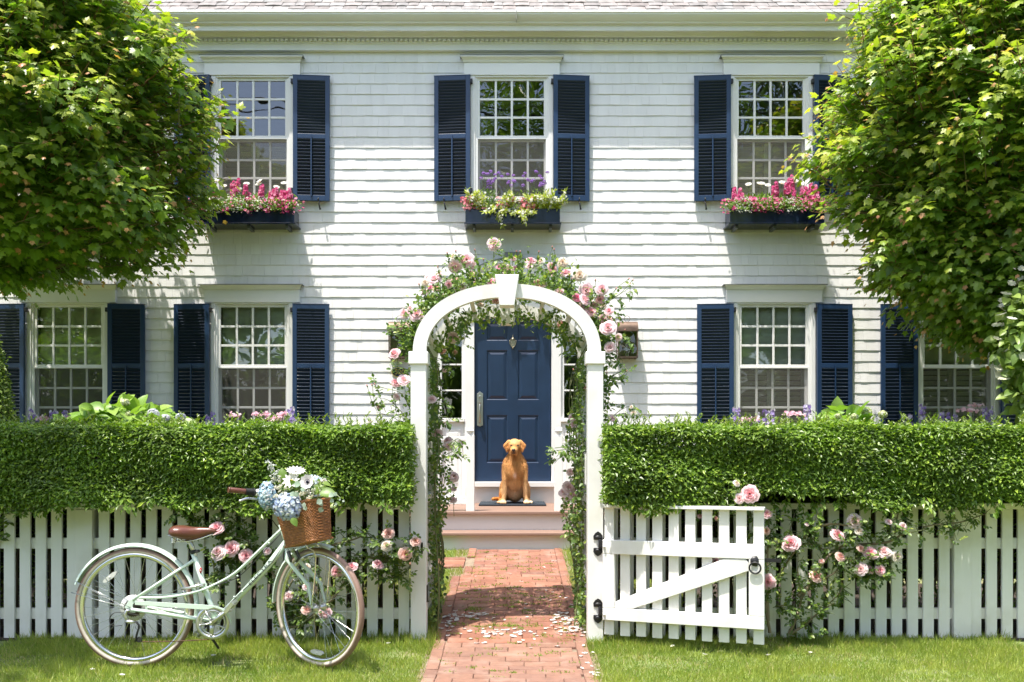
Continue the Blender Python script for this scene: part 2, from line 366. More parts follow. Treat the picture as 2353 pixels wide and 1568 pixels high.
# ---------------- windows
def sash(mb,c,t,b,y,hw=.382,rows=3,side=.034,topm=.032,botm=.032,mun=.013):
    mb.box((c-hw-side,y,b-botm),(c-hw,y+.035,t+topm)); mb.box((c+hw,y,b-botm),(c+hw+side,y+.035,t+topm))
    mb.box((c-hw,y,t),(c+hw,y+.035,t+topm)); mb.box((c-hw,y,b-botm),(c+hw,y+.035,b))
    cw=2*hw/4
    for i in (1,2,3): mb.box((c-hw+i*cw-mun,y+.006,b),(c-hw+i*cw+mun,y+.026,t))
    rh=(t-b)/rows
    for i in range(1,rows):
        for j in range(4): mb.box((c-hw+j*cw+(mun if j else 0),y+.008,b+i*rh-mun),(c-hw+(j+1)*cw-(mun if j<3 else 0),y+.024,b+i*rh+mun))
side_words={'left':'left','centre':'centre','right':'right','farleft':'far left','farright':'far right'}
for c,dd,fl,pos in WIN:
    z={k:wz(v) for k,v in dd.items()}
    fr=MB()
    fr.box((c-.49,ZW-.034,z['bot']),(c-.437,ZW+.10,z['fb'])); fr.box((c+.437,ZW-.034,z['bot']),(c+.49,ZW+.10,z['fb']))
    fr.box((c-.437,ZW-.032,z['g1t']+.032),(c+.437,ZW+.10,z['fb']))
    fr.box((c-.437,ZW-.022,z['bot']+.03),(c-.416,ZW+.10,z['g1t']+.032)); fr.box((c+.416,ZW-.022,z['bot']+.03),(c+.437,ZW+.10,z['g1t']+.032))
    wn=part('window',fr,mTRIM,house,bevel=.003)
    s=MB(); s.box((c-.5,ZW-.07,z['bot']-.03),(c+.5,ZW+.10,z['bot']+.002)); part('sill',s,mTRIM,wn,bevel=.003)
    h=MB(); h.box((c-.568,ZW-.046,z['fb']+.001),(c+.568,ZW+.011,z['cb']))
    part('header_board',h,mTRIM,wn,bevel=.002)
    h=MB(); P=[(.05,z['cb']-EYE),(.058,z['cb']-EYE),(.066,z['cb']-EYE+.02),(.09,z['cb']-EYE+.042),(.10,z['cb']-EYE+.046),(.10,z['ct']-EYE-.006),(-.01,z['ct']-EYE),(-.01,z['cb']-EYE)]
    m=extr(P,c-.585,c+.585); 
    V=m.v[0]; V[:,0]=np.where(V[:,0]<c,c-.555-(ZW-V[:,1]-.03)*.8,c+.555+(ZW-V[:,1]-.03)*.8)
    part('header_cornice',m,mCREAM,wn)
    h=MB(); h.box((c-.615,ZW-.104,z['ct']-.005),(c+.615,ZW-.0,z['ct']+.002)); part('lead_flashing',h,mk('lead',(.16,.17,.17),.6) if 'lead' not in MATS else MATS['lead'],wn)
    s=MB(); sash(s,c,z['g1t'],z['g1b'],ZW-.005); part('upper_sash',s,mTRIM,wn,bevel=.002)
    s=MB(); sash(s,c,z['g2t'],z['g2b'],ZW+.035); part('lower_sash',s,mTRIM,wn,bevel=.002)
    gl=MB(); gl.add([(c-.382,ZW+.011,z['g1b']),(c+.382,ZW+.011,z['g1b']),(c+.382,ZW+.011,z['g1t']),(c-.382,ZW+.011,z['g1t'])],np.array([[0,1,2,3]])); part('glass',gl,mGLASS,wn)
    gl=MB(); gl.add([(c-.382,ZW+.051,z['g2b']),(c+.382,ZW+.051,z['g2b']),(c+.382,ZW+.051,z['g2t']),(c-.382,ZW+.051,z['g2t'])],np.array([[0,1,2,3]])); part('glass',gl,mGLASS,wn)
    sf=MB(); yy=ZW-.014
    sf.box((c-.416,yy-.004,z['bot']+.03),(c-.404,yy+.008,z['g1b']-.033)); sf.box((c+.404,yy-.004,z['bot']+.03),(c+.416,yy+.008,z['g1b']-.033)); sf.box((c-.404,yy-.004,z['g1b']-.045),(c+.404,yy+.008,z['g1b']-.033))
    part('screen_frame',sf,mTRIM,wn)
    sc=MB(); sc.add([(c-.404,yy,z['bot']+.03),(c+.404,yy,z['bot']+.03),(c+.404,yy,z['g1b']-.045),(c-.404,yy,z['g1b']-.045)],np.array([[0,1,2,3]])); part('insect_screen',sc,mSCREEN,wn)
    # what shows inside
    if fl=='lower':
        s=MB(); k=26; zz=np.linspace(z['g1t']+.04,z['g1b']-.0,k); xs=np.linspace(c-.40,c+.43,24)
        V=np.array([[x,ZW+.12+.012*math.sin(i*.9)+.02*(i>k-5)*math.sin((i-k+5)*.8)+.004*math.sin(x*30),zq+(.02*math.sin((x-c)*4) if i>k-4 else 0)] for i,zq in enumerate(zz) for x in xs])
        i=np.arange(k-1)[:,None]*24; j=np.arange(23)[None]
        s.add(V,np.stack([i+j,i+j+1,i+25+j,i+24+j],-1).reshape(-1,4),True); part('roman_shade',s,mSHADE,wn)
    if not (fl=='lower' and 'left' in pos) and not (fl=='upper' and pos=='centre'):
        s=MB()
        for hx in (-.205,.205):
            s.box((c+hx-.2,ZW+.10,z['g2b']),(c+hx-.155,ZW+.125,z['g2t']));s.box((c+hx+.155,ZW+.10,z['g2b']),(c+hx+.2,ZW+.125,z['g2t']))
            zq=z['g2b']+.03
            while zq<z['g2t']-.02:
                M=Matrix.Translation((c+hx,ZW+.115,zq))@Matrix.Rotation(R(-38),4,'X'); s.box((-.152,-.032,-.003),(.152,.032,.003),M); zq+=.062
        part('indoor_shutter',s,mBLIND,wn)
    if fl=='lower' and pos=='left':
        s=MB(); s.lathe([(.14,0),(.20,-.13)],(c-.02,ZW+1.2,wz(1.06)),n=20); part('lamp_shade',s,mk('lamp_cloth',(.75,.6,.4),.9),wn)
    # shutters
    for sd in (-1,1):
        cc=c+sd*.707; hw=.215; z0,z1=z['sb'],z['st']
        tilt=math.atan2(.035,.43)*sd
        M=Matrix.Translation((cc,ZW-.058,0))@Matrix.Rotation(tilt,4,'Z')
        st=.052; mid=(z['g1b']+z['g2t'])/2+.0
        f=MB()
        for a,b in ((-hw,-hw+st),(hw-st,hw)): f.box((a,-.017,z0),(b,.017,z1),M)
        for a,b in ((z0,z0+.068),(mid-.026,mid+.03),(z1-.056,z1)): f.box((-hw+st,-.016,a),(hw-st,.016,b),M)
        f.box((-hw-.004,-.020,z1),(hw+.004,.019,z1+.006),M)
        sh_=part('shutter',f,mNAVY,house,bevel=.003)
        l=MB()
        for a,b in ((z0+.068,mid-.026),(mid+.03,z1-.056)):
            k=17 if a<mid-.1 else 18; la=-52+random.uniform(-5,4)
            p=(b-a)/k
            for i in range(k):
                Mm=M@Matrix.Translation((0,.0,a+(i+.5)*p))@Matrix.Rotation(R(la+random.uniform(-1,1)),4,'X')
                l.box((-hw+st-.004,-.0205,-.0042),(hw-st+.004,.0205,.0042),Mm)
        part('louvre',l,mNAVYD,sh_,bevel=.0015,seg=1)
        t=MB(); t.box((-.007,-.033,z0+.05),(.007,-.021,mid+.012),M); part('tilt_rod',t,mNAVY,sh_)
        for zq in (z1-.07,z0+.12):
            t=MB(); M2=Matrix.Translation((c+sd*.483,ZW-.07,zq)); t.box((-.018,-.02,-.02),(.018,.03,.03),M2); part('hinge',t,mIRON,sh_,bevel=.003)
        if fl=='upper' or True:
            t=MB(); hx=c+sd*.80
            t.tube([(hx,ZW-.02,z0-.0),(hx,ZW-.07,z0-.015),(hx+.004,ZW-.10,z0-.05),(hx+.012,ZW-.085,z0-.09),(hx+.016,ZW-.075,z0-.105)],[.006,.008,.008,.009,.013],n=8)
            t.tube([(hx,ZW-.1,z0-.02),(hx-.003,ZW-.11,z0+.01),(hx,ZW-.10,z0+.03)],[.006,.01,.004],n=8)
            part('shutter_dog',t,mIRON,sh_)
# rooms behind the windows
for nm,za,zb_ in (('ground_floor_room',.35,wz(2.2)),('upper_floor_room',wz(2.45),wz(4.95))):
    r=MB(); xa,xb,ya,yb_=XL+.12,XR-.12,ZW+.14,ZW+3.6
    V=[(xa,ya,za),(xb,ya,za),(xb,yb_,za),(xa,yb_,za),(xa,ya,zb_),(xb,ya,zb_),(xb,yb_,zb_),(xa,yb_,zb_)]
    r.add(V,np.array([[0,1,2,3],[7,6,5,4],[3,2,6,7],[0,3,7,4],[1,5,6,2]]))
    part(nm,r,mROOM,wall)
# ---------------- front door and its arched surround
def rect(x0,x1,z0,z1): return [(x0,z0),(x1,z0),(x1,z1),(x0,z1)]
dx0,dx1,dz0,dz1=wx(1091.5),wx(1265.5),wz(-.285),wz((HOR-712.)/192.66)
pan=[]
for xa,xb in ((1118,1166.3),(1189.8,1238.2)):
    for ya,yb_ in ((740,782.6),(804.5,919),(954,1064)):
        pan.append((wx(xa),wx(xb),wz((HOR-yb_)/192.66),wz((HOR-ya)/192.66)))
dm=MB(); gridwall(dm,dx0,dx1,dz0,dz1,ZW+.02,ZW+.065,pan)
for (a,b,c_,d_) in pan:
    L4=[]
    for off,dep in ((0,0),(.008,.004),(.012,.016),(.02,.016),(.05,.004),(.052,.004)):
        L4.append([(a+off,ZW+.02+dep,c_+off),(b-off,ZW+.02+dep,c_+off),(b-off,ZW+.02+dep,d_-off),(a+off,ZW+.02+dep,d_-off)])
    V=np.array(L4).reshape(-1,3); Fq=[]
    for i in range(5):
        for j in range(4): Fq.append([i*4+j,i*4+(j+1)%4,i*4+4+(j+1)%4,i*4+4+j])
    Fq.append([20,21,22,23]); dm.add(V,np.array(Fq))
door=part('front_door',dm,mDOOR,house)
k=MB(); hx=wx(1102.8); hz=wz((HOR-941)/192.66)
k.prism([(hx-.036,hz-.19),(hx,hz-.205),(hx+.036,hz-.19),(hx+.036,hz+.19),(hx+.018,hz+.2),(hx,hz+.215),(hx-.018,hz+.2),(hx-.036,hz+.19)],ZW+.004,ZW+.0195)
k.tube([(hx,ZW+.01,hz+.06),(hx,ZW-.045,hz+.05),(hx,ZW-.055,hz-.0),(hx,ZW-.05,hz-.07),(hx,ZW-.03,hz-.13),(hx,ZW+.01,hz-.15)],[.011,.011,.009,.013,.013,.012],n=10)
k.lathe([(.016,0),(.016,-.018),(.005,-.018)],(hx,ZW+.005,hz+.15),(0,1,0),n=14); k.tube([(hx-.0,ZW+.0,hz+.085),(hx,ZW-.04,hz+.08)],[.01,.014],n=8)
part('door_handle',k,mNICK,door,bevel=.002)
k=MB(); kx,kz=wx(1178.4),wz((HOR-788)/192.66)
k.prism([(kx-.022,kz-.02),(kx-.012,kz-.045),(kx,kz-.06),(kx+.012,kz-.045),(kx+.022,kz-.02),(kx+.03,kz+.035),(kx,kz+.045),(kx-.03,kz+.035)],ZW+.006,ZW+.0195)
k.lathe([(.001,.095),(.006,.085),(.004,.075),(.012,.06),(.014,.052),(.03,.045),(.03,.038)],(kx,ZW+.006,kz),n=12)
a=np.linspace(0,np.pi,14); k.tube([(kx+.038*math.cos(t),ZW-.014,kz+.03-.085*math.sin(t)) for t in a],.0055,n=8)
k.ell((kx,ZW-.014,kz-.06),(.012,.01,.014),n=10,m=6)
part('door_knocker',k,mBRASS,door)
# arched surround
cx=DCX; sp=wz(1.127); th=np.linspace(0,np.pi,41)
def ring(ai,bi,ao,bo,y0,y1,mb,p=1.0):
    I=np.c_[cx+ai*np.cos(th),sp+bi*np.sin(th)]; O=np.c_[cx+ao*np.cos(th),sp+bo*np.sin(th)]; n_=len(th)
    V=np.concatenate([np.c_[I[:,0],np.full(n_,y0),I[:,1]],np.c_[O[:,0],np.full(n_,y0),O[:,1]],np.c_[I[:,0],np.full(n_,y1),I[:,1]],np.c_[O[:,0],np.full(n_,y1),O[:,1]]])
    j=np.arange(n_-1); mb.add(V,[np.stack([j,j+1,j+1+n_,j+n_],-1),np.stack([j+n_,j+n_+1,j+3*n_+1,j+3*n_],-1),np.stack([j+2*n_,j+2*n_+1,j+1,j],-1)])
sr=MB(); ring(.845,.655,1.0,1.19,ZW-.055,ZW+.07,sr)
for s_ in (-1,1):
    a,b=sorted((cx+s_*.845,cx+s_*1.0)); sr.box((a,ZW-.055,wz(-.50)),(b,ZW+.07,sp))
surr=part('door_surround',sr,mTRIM,house,bevel=.003)
m=MB(); ring(1.0,1.19,1.035,1.232,ZW-.09,ZW+.01,m); ring(.985,1.17,1.0,1.189,ZW-.07,ZW-.054,m); part('arch_moulding',m,mTRIM,surr)
m=MB(); ring(1.0345,1.2315,1.045,1.243,ZW-.096,ZW+.01,m); m.box((cx-.10,ZW-.12,sp+1.225),(cx+.10,ZW,sp+1.30)); part('lead_flashing',m,MATS['lead'],surr)
m=MB(); m.prism([(cx-.095,sp+1.29),(cx+.095,sp+1.29),(cx+.06,sp+.62),(cx-.06,sp+.62)],ZW-.115,ZW-.05); part('keystone',m,mTRIM,surr,bevel=.003)
# posts between door and sidelights, sidelights, base panels
m=MB()
for a,b in ((1068,1090),(1267,1289)):
    m.box((wx(a),ZW-.03,wz(-.34)),(wx(b),ZW+.075,wz(1.78)))
m.box((wx(1090),ZW-.028,dz1+.004),(wx(1267),ZW+.075,wz(1.86)))
part('door_frame',m,mTRIM,surr,bevel=.003)
for a,b in ((1014,1061),(1296,1343)):
    sd=MB(); x0,x1=wx(a),wx(b); zb_=wz(.51)
    xo0,xo1=(cx-.845,wx(1068)) if a<1100 else (wx(1289),cx+.845)
    sd.box((xo0,ZW+.0,wz(.47)),(x0,ZW+.04,wz(1.78))); sd.box((x1,ZW+.0,wz(.47)),(xo1,ZW+.04,wz(1.78)))
    for yD in (779,838,897.5): zz=wz((HOR-yD)/192.66); sd.box((x0,ZW+.004,zz-.009),(x1,ZW+.034,zz+.009))
    sl=part('sidelight_window',sd,mTRIM,house,bevel=.002)
    gl=MB(); gl.add([(x0,ZW+.02,zb_-.03),(x1,ZW+.02,zb_-.03),(x1,ZW+.02,wz(1.78)),(x0,ZW+.02,wz(1.78))],np.array([[0,1,2,3]])); part('glass',gl,mGLASS,sl)
    b_=MB(); b_.box((xo0,ZW-.045,wz(.425)),(xo1,ZW+.04,wz(.47))); b_.box((xo0,ZW+.0,wz(-.5)),(xo1,ZW+.04,wz(.425)))
    b_.box((xo0+.05,ZW-.012,wz(-.30)),(xo1-.05,ZW+.0,wz(.34))); b_.box((xo0+.08,ZW-.02,wz(-.26)),(xo1-.08,ZW-.012,wz(.30)))
    part('sill_panel',b_,mTRIM,sl,bevel=.004)
# ================================================================= PORCH
por=empty('porch',(DCX,9.6,.3),'low front porch with brown deck boards, white risers and square newel posts','porch')
dz=wz(-.54); PX0,PX1=DCX-1.15,DCX+1.10
t=MB(); t.box((PX0+.03,9.16,.2),(PX1-.03,ZW-.0,dz-.03)); part('riser',t,mTRIM,por)
t=MB(); y=9.105
while y<10.82: t.box((PX0,y,dz-.028),(PX1,y+.136,dz)); y+=.14
part('deck',t,mDECK,por,bevel=.004)
t=MB(); t.box((PX0+.05,8.83,.15),(PX1-.05,9.158,wz(-.7237)-.026)); part('riser',t,mTRIM,por)
t=MB(); 
for ya in (8.775,8.972): t.box((PX0+.0,ya,wz(-.7237)-.0255),(PX1,ya+.188,wz(-.7237)))
part('step_tread',t,mDECK,por,bevel=.004)
t=MB(); t.box((dx0-.10,ZW-.12,wz(-.345)),(dx1+.10,ZW+.06,wz(-.287))); t.box((dx0-.12,ZW-.07,dz),(dx1+.12,ZW+.02,wz(-.346))); t.box((PX0+.1,ZW-.085,dz),(dx0-.12,ZW-.001,dz+.07)); t.box((dx1+.12,ZW-.085,dz),(PX1-.1,ZW-.001,dz+.07)); part('threshold',t,mTRIM,por,bevel=.003)
for a,b,s_ in ((1070.7,1089.9,-1),(1274,1293,1)):
    Zn=9.2; x0=(a-CX)/F*Zn; x1=(b-CX)/F*Zn; xm=(x0+x1)/2; hw=(x1-x0)/2
    t=MB(); t.box((xm-hw,Zn,dz),(xm+hw,Zn+2*hw,wz(.228)))
    nw=part('newel_post',t,mTRIM,por,bevel=.003)
    t=MB(); t.box((xm-hw+.004,Zn+.004,wz(.229)),(xm+hw-.004,Zn+2*hw-.004,wz(.31)))
    c0=[(xm,Zn-.016,wz(.27)),(xm-hw*.92,Zn+.0035,wz(.27)),(xm,Zn+.0035,wz(.306)),(xm+hw*.92,Zn+.0035,wz(.27)),(xm,Zn+.0035,wz(.234))]
    t.add(c0,np.array([[0,1,4],[0,2,1],[0,3,2],[0,4,3]])); part('post_cap',t,mTRIM,nw)
    xe=PX0+.06 if s_<0 else PX1-.06; xa,xb=(xe,xm-hw) if s_<0 else (xm+hw,xe)
    t=MB(); t.box((xa,Zn+.008,wz(.172)),(xb,Zn+.078,wz(.212))); t.box((xa,Zn+.018,wz(-.47)),(xb,Zn+.068,wz(-.42))); part('railing',t,mTRIM,por,bevel=.003)
    nb=5
    for i in range(nb):
        xq=xa+(xb-xa)*(i+.5)/nb; t=MB(); t.box((xq-.018,Zn+.025,wz(-.42)),(xq+.018,Zn+.061,wz(.172))); part('baluster',t,mTRIM,por)
# doormat
t=MB(); t.box((wx(1101.8)*.96,10.17,dz+.001),(wx(1253.8)*.955,10.82,dz+.022))
solo('doormat',t,mMAT,(DCX,10.5,dz),'dark blue bristle doormat on the porch under the dog','doormat',bevel=.008)
# lanterns
for (xa,xb),lab in (((892.5,939.6),'aged copper wall lantern with barrel top, left of the arbor above the number plaque'),((1419.6,1466),'aged copper wall lantern with barrel top, right of the arbor')):
    Zl=10.73; s_=F/Zl; x0=(xa-CX)/s_; x1=(xb-CX)/s_; zt=EYE+(HOR-737.5)/s_; zb_=EYE+(HOR-822)/s_; zm=EYE+(HOR-759)/s_; xm=(x0+x1)/2; hw=(x1-x0)/2
    L_=empty('wall_lantern',(xm,ZW,zb_),lab,'lantern','lanterns beside the front door')
    t=MB(); e=.012
    for X in (x0,x1-e):
        for Y in (Zl,ZW-.02-e): t.box((X,Y,zb_),(X+e,Y+e,zm))
    t.box((x0,Zl,zb_),(x1,ZW-.02,zb_+.014)); t.box((x0-.004,Zl-.004,zm-.012),(x1+.004,ZW-.02,zm)); t.box((x0,ZW-.018,zb_),(x1,ZW-.002,zt))
    for X in (x0+.03,xm+.02,x1-.03): t.lathe([(.001,-.02),(.007,-.015),(.007,0)],(X,Zl+.03,zb_),n=8)
    part('lantern_frame',t,mCOPPER,L_)
    t=MB(); aa=np.linspace(0,np.pi,13); ym=(Zl+ZW-.02)/2; ry=(ZW-.02-Zl)/2+.004; rz=zt-zm
    pol=[(ym-ry*math.cos(v),zm+rz*math.sin(v)) for v in aa]; n_=len(pol)
    V=np.array([(x0-.004,p,q) for p,q in pol]+[(x1+.004,p,q) for p,q in pol]); j=np.arange(n_-1)
    t.add(V,[np.stack([j,j+n_,j+1+n_,j+1],-1)],True); t.add(V,[np.arange(n_)[None],(np.arange(n_)[::-1]+n_)[None]]); part('lantern_roof',t,mCOPPER,L_)
    t=MB(); aa=np.linspace(0,2*np.pi,17); t.tube([(xm+.034*math.cos(v),ym,zt+.034+.036*math.sin(v)) for v in aa],.0025,n=6); part('hanging_ring',t,mCOPPER,L_)
    t=MB(); 
    t.add([(x0+e,Zl+.006,zb_+.014),(x1-e,Zl+.006,zb_+.014),(x1-e,Zl+.006,zm-.012),(x0+e,Zl+.006,zm-.012)],np.array([[0,1,2,3]]))
    for X in (x0+.005,x1-.005): t.add([(X,Zl+e,zb_+.014),(X,ZW-.04,zb_+.014),(X,ZW-.04,zm-.012),(X,Zl+e,zm-.012)],np.array([[0,1,2,3]]))
    part('lantern_glass',t,mLGL,L_)
    t=MB(); t.lathe([(.022,.0),(.022,.03),(.038,.06),(.04,.09),(.026,.13),(.016,.17),(.018,.19)],(xm,ym,zb_+.02),n=16); ch=part('glass_chimney',t,mkglass('chimney_glass',.12,(.85,.87,.87)) if 'chimney_glass' not in MATS else MATS['chimney_glass'],L_)
    t=MB(); t.lathe([(.012,0),(.012,.05),(.004,.07),(.001,.085)],(xm,ym,zb_+.02),n=10); part('candle_bulb',t,mBULB,L_)
# number plaque
px,pz=wx(919),wz((HOR-856)/192.66)
pq=empty('number_plaque',(px,ZW,pz),'oval navy house number plaque with gold digits under the left lantern','sign')
aa=np.linspace(0,2*np.pi,40,endpoint=False)
pl=lambda a,b: [(px+a*math.cos(v),pz+b*math.sin(v)) for v in aa]
t=MB(); t.prism(pl(.100,.060),ZW-.022,ZW-.004); part('rim',t,mGOLD,pq)
t=MB(); t.prism(pl(.090,.051),ZW-.026,ZW-.0221); part('plate',t,mBOX,pq)
def textmesh(s, size, ext=.001, font=None):
    c=bpy.data.curves.new('t','FONT'); c.body=s; c.size=size; c.extrude=ext; c.align_x='CENTER'; c.align_y='CENTER'
    o=bpy.data.objects.new('t',c); COL.objects.link(o); bpy.context.view_layer.update()
    me=bpy.data.meshes.new_from_object(o.evaluated_get(bpy.context.evaluated_depsgraph_get())); bpy.data.objects.remove(o); bpy.data.curves.remove(c); return me
me=textmesh('520',.082,.0015); me.name='house_number'; me.materials.clear(); me.materials.append(mGOLD)
o=instpart('house_number',me,pq,(px,ZW-.028,pz),np.array(Matrix.Rotation(R(90),3,'X')))
# ================================================================= GROUND
def sheet(name, xs, ys, dz, mat, kind='structure'):
    X,Y=np.meshgrid(xs,ys); Zz=groundv(Y)+dz
    V=np.stack([X,Y,Zz],-1).reshape(-1,3); nx=len(xs); i=np.arange(len(ys)-1)[:,None]*nx; j=np.arange(nx-1)[None]
    m=MB(); m.add(V,np.stack([i+j,i+j+1,i+nx+j+1,i+nx+j],-1).reshape(-1,4),True)
    return solo(name,m,mat,kind=kind)
sheet('lawn',[-120,-20,-8,-4,-2,0,2,4,8,20,120],[-120,-40,-12,-8.5,-2,0,3,4,5,5.3,5.5,5.83,7,8,8.8,9.5,10.9,14,40,150],-.004,mLAWN)
m=MB(); m.add([(-60,-8,-.03),(60,-8,-.03),(60,-2,-.03),(-60,-2,-.03)],np.array([[0,1,2,3]])); solo('road',m,mROAD,kind='structure')
for xa,xb in ((-7,-.64),(.57,7)):
    sheet('planting_bed' ,np.linspace(xa,xb,12),np.array([5.86,6.2,6.6,7.0,7.4]),.004,mSOIL)
sheet('planting_bed',np.linspace(-7.5,-1.4,8),np.array([9.6,10.2,10.9]),.006,mSOIL); sheet('planting_bed',np.linspace(1.3,7.5,8),np.array([9.6,10.2,10.9]),.006,mSOIL)
# ---- brick path
sheet('path_bed',[-.53,0,.515],[0,2,4,5,5.3,5.6,5.83,7,8,8.82],.002,mSAND)
bm=MB(); BV=[];BC=[]
def brick(x0,x1,y0,y1):
    zt=.018+random.uniform(-.0025,.0025); g0,g1=ground(y0),ground(y1); tx,ty=random.uniform(-.002,.002),random.uniform(-.002,.002)
    e=.004; 
    lo=[(x0,y0,g0),(x1,y0,g0),(x1,y1,g1),(x0,y1,g1)]
    md=[(x0,y0,g0+zt-.004),(x1,y0,g0+zt-.004),(x1,y1,g1+zt-.004),(x0,y1,g1+zt-.004)]
    hi=[(x0+e,y0+e,g0+zt-tx-ty),(x1-e,y0+e,g0+zt+tx-ty),(x1-e,y1-e,g1+zt+tx+ty),(x0+e,y1-e,g1+zt-tx+ty)]
    c=np.array(random.choice([(.26,.112,.068),(.29,.128,.08),(.24,.10,.062),(.275,.124,.082),(.23,.10,.068),(.295,.136,.086)]))*random.uniform(.85,1.12)
    if y0<5.75: c=c*.55+np.array((.25,.165,.12))*.4
    BV.append(lo+md+hi); BC.append(c)
y=2.2; row=0
while y<8.70:
    d=.096; wl,wr=-.43,.405
    if y>7.6: wl=-.34
    if y<5.78: wl,wr=-.42,.398
    x=wl-(0 if row%2 else .1)+random.uniform(-.01,.01)
    while x<wr-.01:
        L=.2+random.uniform(-.008,.008); a,b=max(x,wl),min(x+L,wr)
        if b-a>.03: brick(a+.0015,b-.0015,y+.001,y+d-.001)
        x+=L
    y+=d; row+=1
for s_ in (-1,1):
    y=2.2
    while y<8.7:
        wl,wr=-.43,.405
        if y>7.6: wl=-.34
        if y<5.7: wl,wr=-.42,.398
        if not (s_<0 and 7.95<y<8.4):
            if s_<0: brick(wl-.072,wl-.0005,y+.003,y+.197)
            else: brick(wr+.0005,wr+.072,y+.003,y+.197)
        y+=.2
y=7.98
while y<8.36:
    x=-.42
    k=0
    while x>-1.9: brick(x-.198,x-.002,y+.002,y+.094); x-=.2
    y+=.096
n=len(BV); V=np.array(BV)
T=np.array([[8,9,10,11],[0,1,5,4],[1,2,6,5],[2,3,7,6],[3,0,4,7],[4,5,9,8],[5,6,10,9],[6,7,11,10],[7,4,8,11]])
bm.add(V.reshape(-1,3),(T[None]+np.arange(n)[:,None,None]*12).reshape(-1,4),False,np.repeat(np.array(BC),12,0))
solo('brick_path',bm,mBRICK,kind='structure')
sheet('path_bed',[-1.9,-1.2,-.54],[7.97,8.2,8.38],.002,mSAND)
# ================================================================= ARBOR
AC=(1164.9-CX)/F*5.83; AY=5.83; ARR=6.63
arb=empty('arbor',(AC,6.2,0),'white wooden garden arbor with an arched top and keystone standing over the brick path','arbor')
spr=1.853; PW=.05
def archp(yy0,yy1,mb,ai=.518,bi=.352,ao=.603,bo=.440,p=2.15,nn=48):
    t=np.linspace(0,np.pi,nn+1); c=np.cos(t); s=np.sin(t)
    f=lambda a,b: np.c_[AC+a*np.sign(c)*np.abs(c)**(2/p),spr-.002+b*np.abs(s)**(2/p)]
    I=f(ai,bi);O=f(ao,bo); N_=nn+1
    V=np.concatenate([np.c_[q[:,0],np.full(N_,yv),q[:,1]] for yv in (yy0,yy1) for q in (I,O)])
    j=np.arange(nn)
    for fc in (np.stack([j,j+1,j+1+N_,j+N_],-1),np.stack([j+2*N_,j+3*N_,j+3*N_+1,j+2*N_+1],-1)): mb.add(V,fc,False)
    mb.add(V,[np.stack([j,j+2*N_,j+2*N_+1,j+1],-1),np.stack([j+N_,j+N_+1,j+3*N_+1,j+3*N_],-1)],True)
for yy in (AY,ARR):
    for s_ in (-1,1):
        xc=AC+s_*.565
        t=MB(); t.box((xc-PW,yy,-.1),(xc+PW,yy+.1,1.79)); po=part('post',t,mWHITE,arb,bevel=.004)
        t=MB(); t.box((xc-PW-.0125,yy-.0125,1.772),(xc+PW+.0125,yy+.1125,1.852)); part('post_cap',t,mWHITE,po,bevel=.004)
    t=MB(); archp(yy+.025,yy+.075,t); ar=part('arch',t,mWHITE,arb,bevel=.003)
    t=MB()
    for s_ in (-1,1):
        t.box((AC+s_*.12-.045,yy+.0235,2.205),(AC+s_*.12+.045,yy+.0765,2.285)) if False else None
    t.prism([(AC-.077,2.343),(AC+.077,2.343),(AC+.047,2.146),(AC-.047,2.146)],yy-.008,yy+.108)
    part('keystone',t,mWHITE,arb,bevel=.003)
for i,a in enumerate(np.linspace(20,160,7)):
    ca,sa=math.cos(R(a)),math.sin(R(a)); p=2.15
    X=AC+.575*np.sign(ca)*abs(ca)**(2/p); Zq=spr+.412*abs(sa)**(2/p); 
    if abs(a-90)<4: continue
    M=Matrix.Translation((X,0,Zq))@Matrix.Rotation(-R(a)+R(90),4,'Y'); t=MB(); t.box((-.013,AY+.0755,-.018),(.013,ARR+.0245,.018),M); part('purlin',t,mWHITE,arb,bevel=.002)
for s_ in (-1,1):
    xc=AC+s_*.565
    for za,zb_ in ((.13,.21),(.86,.92),(1.66,1.73)):
        t=MB(); t.box((xc-.018,AY+.1005,za),(xc+.018,ARR-.0005,zb_)); part('side_rail',t,mWHITE,arb,bevel=.002)
    for k in range(4):
        yy=AY+.1+(.7)*(k+.5)/4; t=MB(); t.box((xc-.009+s_*.0275,yy-.022,.06),(xc+.009+s_*.0275,yy+.022,1.76)); part('side_slat',t,mWHITE,arb,bevel=.002)
t=MB(); X=(969.3-CX)/F*AY; zz=EYE+(HOR-1260)/360.2; t.box((X-.007,AY-.004,zz-.037),(X+.007,AY-.0005,zz+.037)); part('latch_slot',t,mIRON,arb,bevel=.002)
t=MB(); t.box((AC-.5155,AY+.02,zz-.35),(AC-.508,AY+.06,zz-.24)); part('latch_catch',t,mIRON,arb,bevel=.003)
t=MB(); t.box((AC+.509,AY+.12,1.0),(AC+.5155,AY+.2,1.2)); part('wall_bracket',t,mWHITE,arb)
